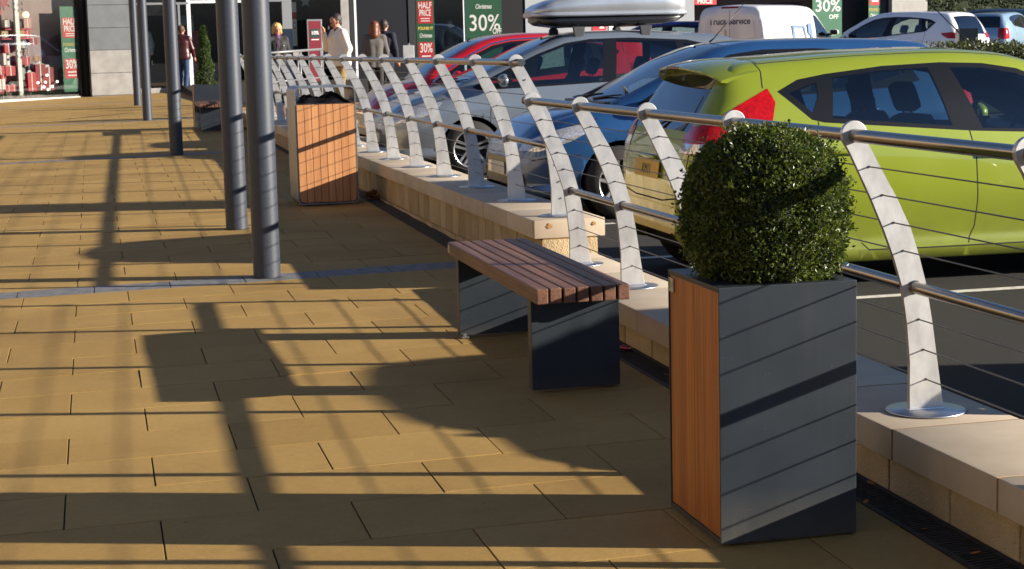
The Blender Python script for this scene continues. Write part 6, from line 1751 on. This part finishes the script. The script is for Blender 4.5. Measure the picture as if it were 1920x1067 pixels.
# blonde person in a black jacket
g = ground_pt(521, 38.0, PZ)
bl = person('blonde person in a black jacket with purple edging, hands clasped in front', g, RAD(12), 1.68,
       dict(el=(.24, -.03, 1.12), wl=(.045, -.20, 1.04), er=(-.24, -.03, 1.12), wr=(-.045, -.20, 1.04), look=(-.05, -1, -.18), top_low=.84), [('jacket', 'top', blackc), ('trousers', 'legs', navy), ('shoe', 'shoes', shoe), ('jacket_collar', 'collar', mat('purple_trim', (0.12, 0.02, 0.14), .7))], ('bob', hblond))
bm = bmesh.new(); add_tube(bm, [(-.02, -.155, 1.40), (-.018, -.158, 1.25), (-.02, -.155, 1.05)], .008, 6); bm_obj('purple_zip', bm, MATS['purple_trim'], bl)
bm = bmesh.new(); add_box(bm, (.10, -.14, 1.27), (.02, .02, .02), bev=.004); bm_obj('pale_badge', bm, whitep, bl)
# person in grey, back turned, with a companion in navy beyond
g = ground_pt(703, 36.0, PZ)
person('auburn haired person in a grey tweed jacket and dark skirt, back turned to the view', g, RAD(176), 1.66, dict(top_low=.80, el=(.245, -.0, 1.13), wl=(.24, -.10, .90)), [('jacket', 'top', greyc), ('trousers', 'legs', blackc), ('shoe', 'shoes', shoe)], ('long', haub))
g = ground_pt(722, 37.2, PZ)
pn = person('dark haired person in a navy coat standing just behind the one in grey', g, RAD(150), 1.70, dict(top_low=.75), [('coat', 'top', navy), ('trousers', 'legs', blackc), ('shoe', 'shoes', shoe)], ('short', hdark))
o = thing('shopping_bag', 'small red and pink shopping bag carried beside the person in the navy coat', 'bag', at(727, 100, 37.5), RAD(20))
bm = bmesh.new(); add_prism(bm, [(-.09, 0), (.09, 0), (.10, .22), (-.10, .22)], frame_M((0, 0, 0), (1, 0, 0), (0, -1, 0)), .09); bm_obj('pouch', bm, redp, o)
bm = bmesh.new(); add_tube(bm, [(-.05, -.045, .21), (-.04, -.045, .31), (.04, -.045, .31), (.05, -.045, .21)], .006, 6); bm_obj('handle', bm, whitep, o)
# person in the maroon jacket walking away
g = ground_pt(342, 48.45, GZ)
person('brown haired person in a maroon leather jacket and jeans walking away beside a steel column', g, RAD(158), 1.76,
       dict(kl=(.10, -.16, .50), al=(.10, .04, .12), kr=(-.09, -.02, .49), ar=(-.09, .10, .10), hl=(.09, 0, .90), el=(.27, .06, 1.14), wl=(.28, .02, .86), er=(-.26, -.04, 1.13), wr=(-.26, -.16, .92), fat=.015), [('jacket', 'top', maroon), ('jeans', 'legs', denim), ('shoe', 'shoes', pshoe)], ('short', hbrown))
# shop mannequins
def mannequin(F, px, pyf, Hm, label, top_m, off=-.6, rz=0):
    u, z = F.hit(px, pyf)
    t = thing('mannequin', label, 'mannequin', F.p(u, off, z), rz)
    t.scale = (Hm / 1.75,) * 3
    caps = [((-.09, 0, .92), (-.1, 0, .1), .08, .035), ((.09, 0, .92), (.1, 0, .1), .08, .035), ((0, 0, .95), (0, 0, 1.3), .13, .14), ((0, 0, 1.3), (0, 0, 1.48), .12, .05), ((-.18, 0, 1.4), (-.25, .02, 1.1), .05, .04), ((-.25, .02, 1.1), (-.2, -.08, .88), .04, .03), ((.18, 0, 1.4), (.25, .02, 1.1), .05, .04), ((.25, .02, 1.1), (.22, -.06, .86), .04, .03), ((0, 0, 1.48), (0, 0, 1.56), .05, .05), ((0, 0, 1.66), (0, -.01, 1.60), .09, .07)]
    sdf_obj('figure', caps, mat('mannequin_white', (0.6, 0.56, 0.5), .5), t, k=.03, res=.02)
    sdf_obj('coat', [(a, b, r0 + .025, r1 + .025) for a, b, r0, r1 in caps[2:8]] + [((0, 0, .95), (0, 0, .7), .17, .19)], top_m, t, k=.04, res=.02)
    return t
zq = F3.zf
mannequin(F3, 857, 150, 1.72, 'mannequin in a cream fur coat between the green banner and the large 30% poster', mat('cream_fur', (0.50, 0.40, 0.30), .95, var=.25, vscale=40, bump=.6, bscale=90), -.5, RAD(-10))
mannequin(F2, 240, 168, 1.7, 'mannequin in a teal dress just right of the grey stone pillar', mat('teal_cloth', (0.01, 0.10, 0.13), .8), -.4)
mannequin(F2, 279, 160, 1.7, 'mannequin in a bright white shirt between the two far steel columns', mat('white_cloth', (0.75, 0.75, 0.74), .8), -.5)
o = thing('red_parcel', 'red wrapped parcel low in the window right of the grey stone pillar', 'parcel', F2.p(F2.hit(243, 168)[0], -.15, F2.hit(243, 172)[1] + .1), 0)
bm = bmesh.new(); add_box(bm, (0, 0, .15), (.25, .2, .32), bev=.03); bm_obj('carton', bm, giftm[0], o); bm = bmesh.new(); add_box(bm, (0, 0, .15), (.26, .04, .33), bev=.01); bm_obj('ribbon', bm, whitep, o)

# handrail of the ramp behind, small boards on posts
hq = [at(490, 100.5, 33.5), at(612, 91.5, 35.0)]
t = thing('ramp_handrail', 'thin grey steel handrail in front of the blonde person', 'handrail', (hq[0].x, hq[0].y, PZ(*hq[0][:2])))
bm = bmesh.new(); add_tube(bm, [q - Vector(t.location) for q in hq], .024, 10); bm_obj('rail', bm, framemid, t)
bm = bmesh.new(); add_tube(bm, [q - Vector(t.location) - Vector((0, 0, .55)) for q in hq], .016, 8); bm_obj('rail', bm, framemid, t)
for f_ in (.25, .58, .90):
    q = hq[0].lerp(hq[1], f_) - Vector(t.location); bm = bmesh.new(); add_tube(bm, [(q.x, q.y, q.z - .02), (q.x, q.y, -.1)], .022, 10); bm_obj('post', bm, framemid, t)
def notice(label, px, py0, py1, wpx, Y, zf):
    c = at(px, py1, Y); topz = at(px, py0, Y).z; w = wpx * Y / FPX
    zg = zf(c.x, Y); t = thing('notice_board', label, 'notice', (c.x, Y, zg), RAD(-14))
    bm = bmesh.new(); add_tube(bm, [(0, .02, 0), (0, .02, topz - zg + .03)], .02, 8); bm_obj('post', bm, framemid, t)
    bm = bmesh.new(); add_box(bm, (0, -.008, (c.z + topz) / 2 - zg), (w, .012, topz - c.z), bev=.004); bm_obj('plate', bm, whitep, t)
    bm = bmesh.new(); add_box(bm, (w * .25, -.016, c.z - zg + .06), (w * .25, .003, .035)); bm_obj('grey_symbol', bm, framemid, t)
notice('square white notice on a post behind the railing, left of the red hatchback', 767, 85, 118, 21, 26.3, lambda x, y: CZ(x, y))
notice('small white notice on a post in front of the poster stand behind the railing', 558, 97, 112, 15, 36.0, PZ)

# ================================================================== far side of the car park
VAN = [
 (-2.10, .32, .80, .62, .80, 1.45, .72, 1.62), (-2.08, .28, .86, .95, .86, 1.60, .76, 1.76), (-2.0, .25, .895, 1.0, .885, 1.68, .76, 1.81), (-1.2, .2, .905, 1.0, .895, 1.70, .76, 1.83), (-.2, .2, .905, 1.0, .895, 1.70, .76, 1.83), (.42, .2, .905, 1.0, .89, 1.66, .75, 1.80),
 (.62, .2, .905, 1.0, .885, 1.58, .74, 1.73), (1.0, .2, .90, .99, .87, 1.30, .76, 1.40), (1.32, .2, .90, .98, .86, 1.08, .78, 1.14), (1.5, .2, .895, .95, .84, 1.0, .78, 1.05), (1.8, .22, .87, .86, .78, .90, .72, .94), (2.0, .25, .80, .74, .70, .77, .62, .80), (2.1, .3, .66, .58, .60, .60, .52, .62)]
SP_VAN = dict(SP_HATCH); SP_VAN.update(name='parked_van', lamp_y=.79, step=.09, paint=('van_white', (0.80, 0.79, 0.77), 0.0, 0.35), xf=2.1, xr=-2.1, W=1.81, cowl=1.40, header=.62, roof_z=1.78, dash_z=1.1, seat_x=.35,
  arches=[(-1.35, .31, .35), (1.3, .31, .35)], wheel=(.312, .20, .19, 'single'), top_glass=[(.62, 1.4, .7, FGLASS)],
  trim=[[(.38, 1.05), (.40, 1.58), (.62, 1.54), (.95, 1.30), (1.28, 1.08), (1.28, 1.03)]], glass=[[(.44, 1.09), (.46, 1.53), (.60, 1.49), (.92, 1.27), (1.2, 1.08), (1.2, 1.06)]],
  lamps_side=[([(-2.14, .66), (-1.98, .66), (-2.0, .98), (-2.14, .98)], RLAMP), ([(1.5, .78), (1.72, .84), (1.98, .74), (2.0, .64), (1.7, .66)], CLAMP)], front=[([(-.4, .42), (.4, .42), (.4, .56), (-.4, .56)], DARK)], rear=[([(-.22, 1.78), (.22, 1.78), (.22, 1.74), (-.22, 1.74)], RLAMP)],
  gaps=[[(.36, 1.62), (.33, 1.0), (.36, .3)]], rear_gaps=[[(0, .5), (0, 1.7)]], top_gaps=[], mirror=(1.1, 1.16), mirror_w=.86, handles=[(.48, .95)], clamp_name='headlamp', chrome_line=[])
def ctr(px, Y): q = at(px, 100, Y); return (q.x, Y, CZ(q.x, Y))
vx, vy, vz = ctr(1452, 39.0)
vz += .02
vhead = RAD(90 - 50)
vn = car('white delivery van lettered Truck Service with blue drawings on its side', 'van', (vx, vy, vz), vhead, VAN, SP_VAN)
bm = bmesh.new(); text_bm(bm, 'Truck Service', .205, frame_M((-2.105, 0, 1.45), (0, -1, 0), (-1, 0, .12)), sx=.92, bold=.004); o = bm_obj('rear_lettering', bm, mat('lettering_grey', (0.10, 0.11, 0.13), .6), vn)
bm = bmesh.new(); text_bm(bm, 'Service', .21, frame_M((-1.42, -.875, 1.44), (1, 0, 0), (0, -1, .15)), align='LEFT', sx=.9); bm_obj('side_lettering', bm, mat('lettering_pale', (0.62, 0.64, 0.68), .6), vn)
bluem = mat('drawing_blue', (0.10, 0.17, 0.34), .6)
bm = bmesh.new()
def side(pts):
    add_prism(bm, pts, frame_M((0, -.9085, 0), (1, 0, 0), (0, -1, .0)), .004)
side([(-.80, 1.30), (-.70, 1.32), (-.62, .70), (-.78, .70)]); side([(-.80, 1.30), (-.80, 1.345), (-.22, 1.32), (-.24, 1.28)]); side([(-.26, 1.30), (-.20, 1.31), (.02, .70), (-.08, .70)]); side([(-.66, .84), (-.40, .78), (-.38, .70), (-.66, .70)])
side([(-.05, 1.36), (.12, 1.40), (.30, .70), (.16, .70), (.06, 1.10), (-.04, 1.15)])
for v in bm.verts:
    if v.co.z > 1.0: v.co.y += (v.co.z - 1.0) * .075
bm_obj('blue_drawing', bm, bluem, vn)
bm = bmesh.new(); add_box(bm, (-2.125, .10, 1.18), (.006, .02, .20)); bm_obj('yellow_stripe', bm, goldp, vn)
CMAX = [(x * 1.06, zs, wm * 1.05, zb * 1.04, wb * 1.05, ze * 1.08 if ze > 1 else ze, we * 1.04, zt * 1.08 if zt > 1 else zt) for (x, zs, wm, zb, wb, ze, we, zt) in HATCH]
def sc2(polys): return [[(x * 1.06, z * 1.04 + .055 * max(0, z - .95)) for x, z in q] for q in polys]
SP_C = dict(SP_HATCH); SP_C.update(step=.08, paint=('white_paint', (0.78, 0.78, 0.80), 0.0, 0.32), xf=2.0935, xr=-2.0935, W=1.82, cowl=1.378, header=.51, roof_z=1.58, dash_z=1.02, arches=[(-1.41, .31, .36), (1.23, .31, .36)], wheel=(.316, .208, .205, 'double'),
  top_glass=[(.508, 1.378, .7, FGLASS), (-2.0, -1.77, .7, BGLASS)], trim=sc2(SP_HATCH['trim']), glass=sc2(SP_HATCH['glass']),
  lamps_side=[([(-1.60, 1.04), (-1.66, .98), (-1.8, .91), (-2.06, .90), (-2.06, 1.0), (-1.9, 1.06)], RLAMP), ([(1.27, .89), (1.7, .85), (1.92, .73), (1.9, .65), (1.6, .73)], CLAMP)], clamp_name='headlamp', rear=[], front=[], rear_gaps=[], top_gaps=[], gaps=sc2(SP_HATCH['gaps'][:3]), mirror=(.91, 1.03), handles=[(-.98, .88), (.08, .84)])
cx_, cy_, cz_ = ctr(1688, 41.5)
wc = car('white hatchback with slim red tail lamps parked beyond the lime green roof', 'car', (cx_, cy_, cz_), RAD(124), CMAX, SP_C)
plate(wc, -2.10, .78, -1, '', plate_y)
SP_L = dict(SP_HATCH); SP_L.update(step=.08, paint=('pale_blue_paint', (0.30, 0.44, 0.56), 0.35, 0.32), rear=[], rear_gaps=[], top_gaps=[], handles=[],
  lamps_side=[([(-1.72, .98), (-1.72, .66), (-2.0, .64), (-2.0, .98)], RLAMP), ([(1.2, .86), (1.62, .81), (1.80, .70), (1.80, .62), (1.5, .70)], CLAMP)], clamp_name='headlamp')
lx, ly, lz = ctr(1872, 49.0)
lc = car('pale blue hatchback with a yellow rear plate parked at the right edge behind the hedge', 'car', (lx + .9, ly + 1.6, lz), RAD(44), HATCH, SP_L)
plate(lc, -1.988, .80, -1, 'T51 YSA', plate_y)
dx_, dy_, dz_ = ctr(1236, 40.0)
nv = recolour_copy(lc, 'navy blue car half hidden between the roof box and the white van', (dx_, dy_, dz_ + .03), RAD(165), MATS['pale_blue_paint'], paint('navy_paint', (0.008, 0.012, 0.11), 0.3, 0.3))
ex, ey, ez = ctr(1830, 53.0)
recolour_copy(lc, 'slate blue car showing its roof behind the white and pale blue hatchbacks', (ex + .2, ey, ez + .05), RAD(150), MATS['pale_blue_paint'], paint('slate_blue_paint', (0.05, 0.09, 0.17), 0.4, 0.3))
for o in [o for o in bpy.data.objects if o.name.startswith('number_plate') and o.parent is not None and o.parent.get('label', '').startswith(('navy blue', 'slate blue'))]:
    for ch in list(o.children): bpy.data.objects.remove(ch)

# tall dark planter by the hedge, low hedge, grassy bank
q = at(1814, 92, 31.0)
t = thing('tall_planter', 'tall dark planter with an orange timber edge standing by the low hedge', 'planter', (q.x, q.y, CZ(0, 31)), RAD(-17))
topz = at(1814, 53, 31.0).z - CZ(0, 31)
bm = bmesh.new(); box(-.19, .165, -.18, .22, .01, topz, bm, .004); bm_obj('casing', bm, slate, t)
bm = bmesh.new(); box(.167, .20, -.175, .215, .02, topz - .22, bm, .004); bm_obj('timber_board', bm, cedar, t)
hg = thing('low_hedge', 'low clipped green hedge behind the lime green hatchback at the right edge', 'hedge', (12.2, 27.6, CZ(0, 27.6)))
rgh = random.Random(8); pos, nrm = [], []
topz = at(1880, 88, 27.5).z - CZ(0, 27.5)
hx0 = at(1832, 95, 27.5).x - 12.2
for k in range(9000):
    x = rgh.uniform(hx0 - .3, hx0 + 4.5); fcs = rgh.random()
    if fcs < .55: y = rgh.uniform(-.7, 1.2); z = topz + rgh.gauss(-.03, .035); n_ = (0, 0, 1)
    else: y = -.7 + rgh.gauss(0, .03); z = rgh.uniform(.3, topz); n_ = (0, -1, .2)
    pos.append((x, y, z + .05 * math.sin(x * 3.1) + .03 * math.sin(x * 7.7 + y * 3))); nrm.append(n_)
leaves('foliage', pos, nrm, .065, rgh, leaf_mat('hedge_leaf', (0.02, 0.035, 0.008), (0.12, 0.13, 0.03), .45), hg, .5)
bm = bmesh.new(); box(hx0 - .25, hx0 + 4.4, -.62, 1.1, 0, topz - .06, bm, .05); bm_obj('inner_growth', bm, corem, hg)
grassm = mat('bank_grass', (0.012, 0.022, 0.006), 0.95, col2=(0.035, 0.050, 0.012), vscale=4, bump=.8, bscale=30, bdist=.05)
bm = bmesh.new()
gxs = [15 + 2.2 * i for i in range(30)]; gys = [54.5 + 1.2 * j for j in range(16)]
rgb = random.Random(6)
gv = [[bm.verts.new((x, y + (x - 20) * .03, CZ(0, 54) - .1 + max(0, (y - 54)) * .62 + rgb.uniform(-.12, .12))) for x in gxs] for y in gys]
for j in range(15):
    for i in range(29): f = bm.faces.new((gv[j][i], gv[j][i + 1], gv[j + 1][i + 1], gv[j + 1][i])); f.smooth = True
struct(bm_obj('grass_bank', bm, grassm))
bm = bmesh.new()       # wooded hillside behind the shops
rgb = random.Random(16); hv = []
for j, (yy, hh) in enumerate(((64, 1.5), (72, 6), (84, 12), (100, 18), (125, 24), (150, 20))):
    hv.append([bm.verts.new((x, yy + rgb.uniform(-2, 2), hh * (.85 + .2 * math.sin(x * .05 + j) + .1 * math.sin(x * .17)) + rgb.uniform(-.8, .8))) for x in range(-140, 190, 6)])
for A, B in zip(hv, hv[1:]):
    for i in range(len(A) - 1): f = bm.faces.new((A[i], A[i + 1], B[i + 1], B[i])); f.smooth = True
struct(bm_obj('hillside', bm, mat('hillside_woods', (0.012, 0.018, 0.007), 0.95, col2=(0.040, 0.045, 0.022), vscale=.25, detail=8)))
rgg = random.Random(12); pos, nrm = [], []
for k in range(14000):
    x = rgg.uniform(20, 38); y = rgg.uniform(54.5, 66); pos.append((x, y + (x - 20) * .03, CZ(0, 54) - .08 + (y - 54) * .62)); nrm.append((0, -.5, .85))
o = leaves('bank_plants', pos, nrm, .22, rgg, leaf_mat('bank_leaf', (0.008, 0.018, 0.004), (0.05, 0.07, 0.018), .6), None, .35); stuff(o)
o['label'] = 'rough dark green ground plants covering the bank at the top right'
for v_ in (1525, 1546):
    q = at(v_, 16, 51.5)

# ================================================================== surroundings out of the picture
# shop terrace along the left of the walkway and low hills put in against horizon glare in reflections
tr = thing('shop_terrace', 'long grey shop terrace with dark glazing lining the left of the walkway', 'building', (-9, 22, 0))
bm = bmesh.new(); box(-4, 0, -42, 22, -.2, 6.2, bm); bm_obj('wall', bm, mat('terrace_stone', (0.34, 0.275, 0.195), 0.85, var=.1, vscale=.6), tr)
for k in range(12):
    y = -40 + k * 5.2
    bm = bmesh.new(); box(.0, .05, y, y + 2.6, .45, 2.8, bm, .01); bm_obj('shop_window', bm, darkpan, tr)
bm = bmesh.new(); box(-4.2, .6, -42.3, 22.3, 6.2, 6.5, bm, .02); bm_obj('roof', bm, framemid, tr)
bm = bmesh.new()
hillm = mat('hill_woods', (0.016, 0.022, 0.010), 0.95, col2=(0.05, 0.055, 0.03), vscale=.05, detail=6)
rgr = random.Random(14); nseg = 120; rings = []
for (rad, hk) in ((150, -2), (170, 5.0), (200, 11.0), (260, 17.0), (330, 8)):
    rings.append([bm.verts.new((rad * math.cos(2 * math.pi * k / nseg), rad * math.sin(2 * math.pi * k / nseg) + 20, hk * (1 + .25 * math.sin(k * .31) + .18 * math.sin(k * .83 + 1)) + rgr.uniform(-.6, .6))) for k in range(nseg)])
for A, B in zip(rings, rings[1:]):
    for k in range(nseg): f = bm.faces.new((A[k], A[(k + 1) % nseg], B[(k + 1) % nseg], B[k])); f.smooth = True
struct(bm_obj('added_hills', bm, hillm))
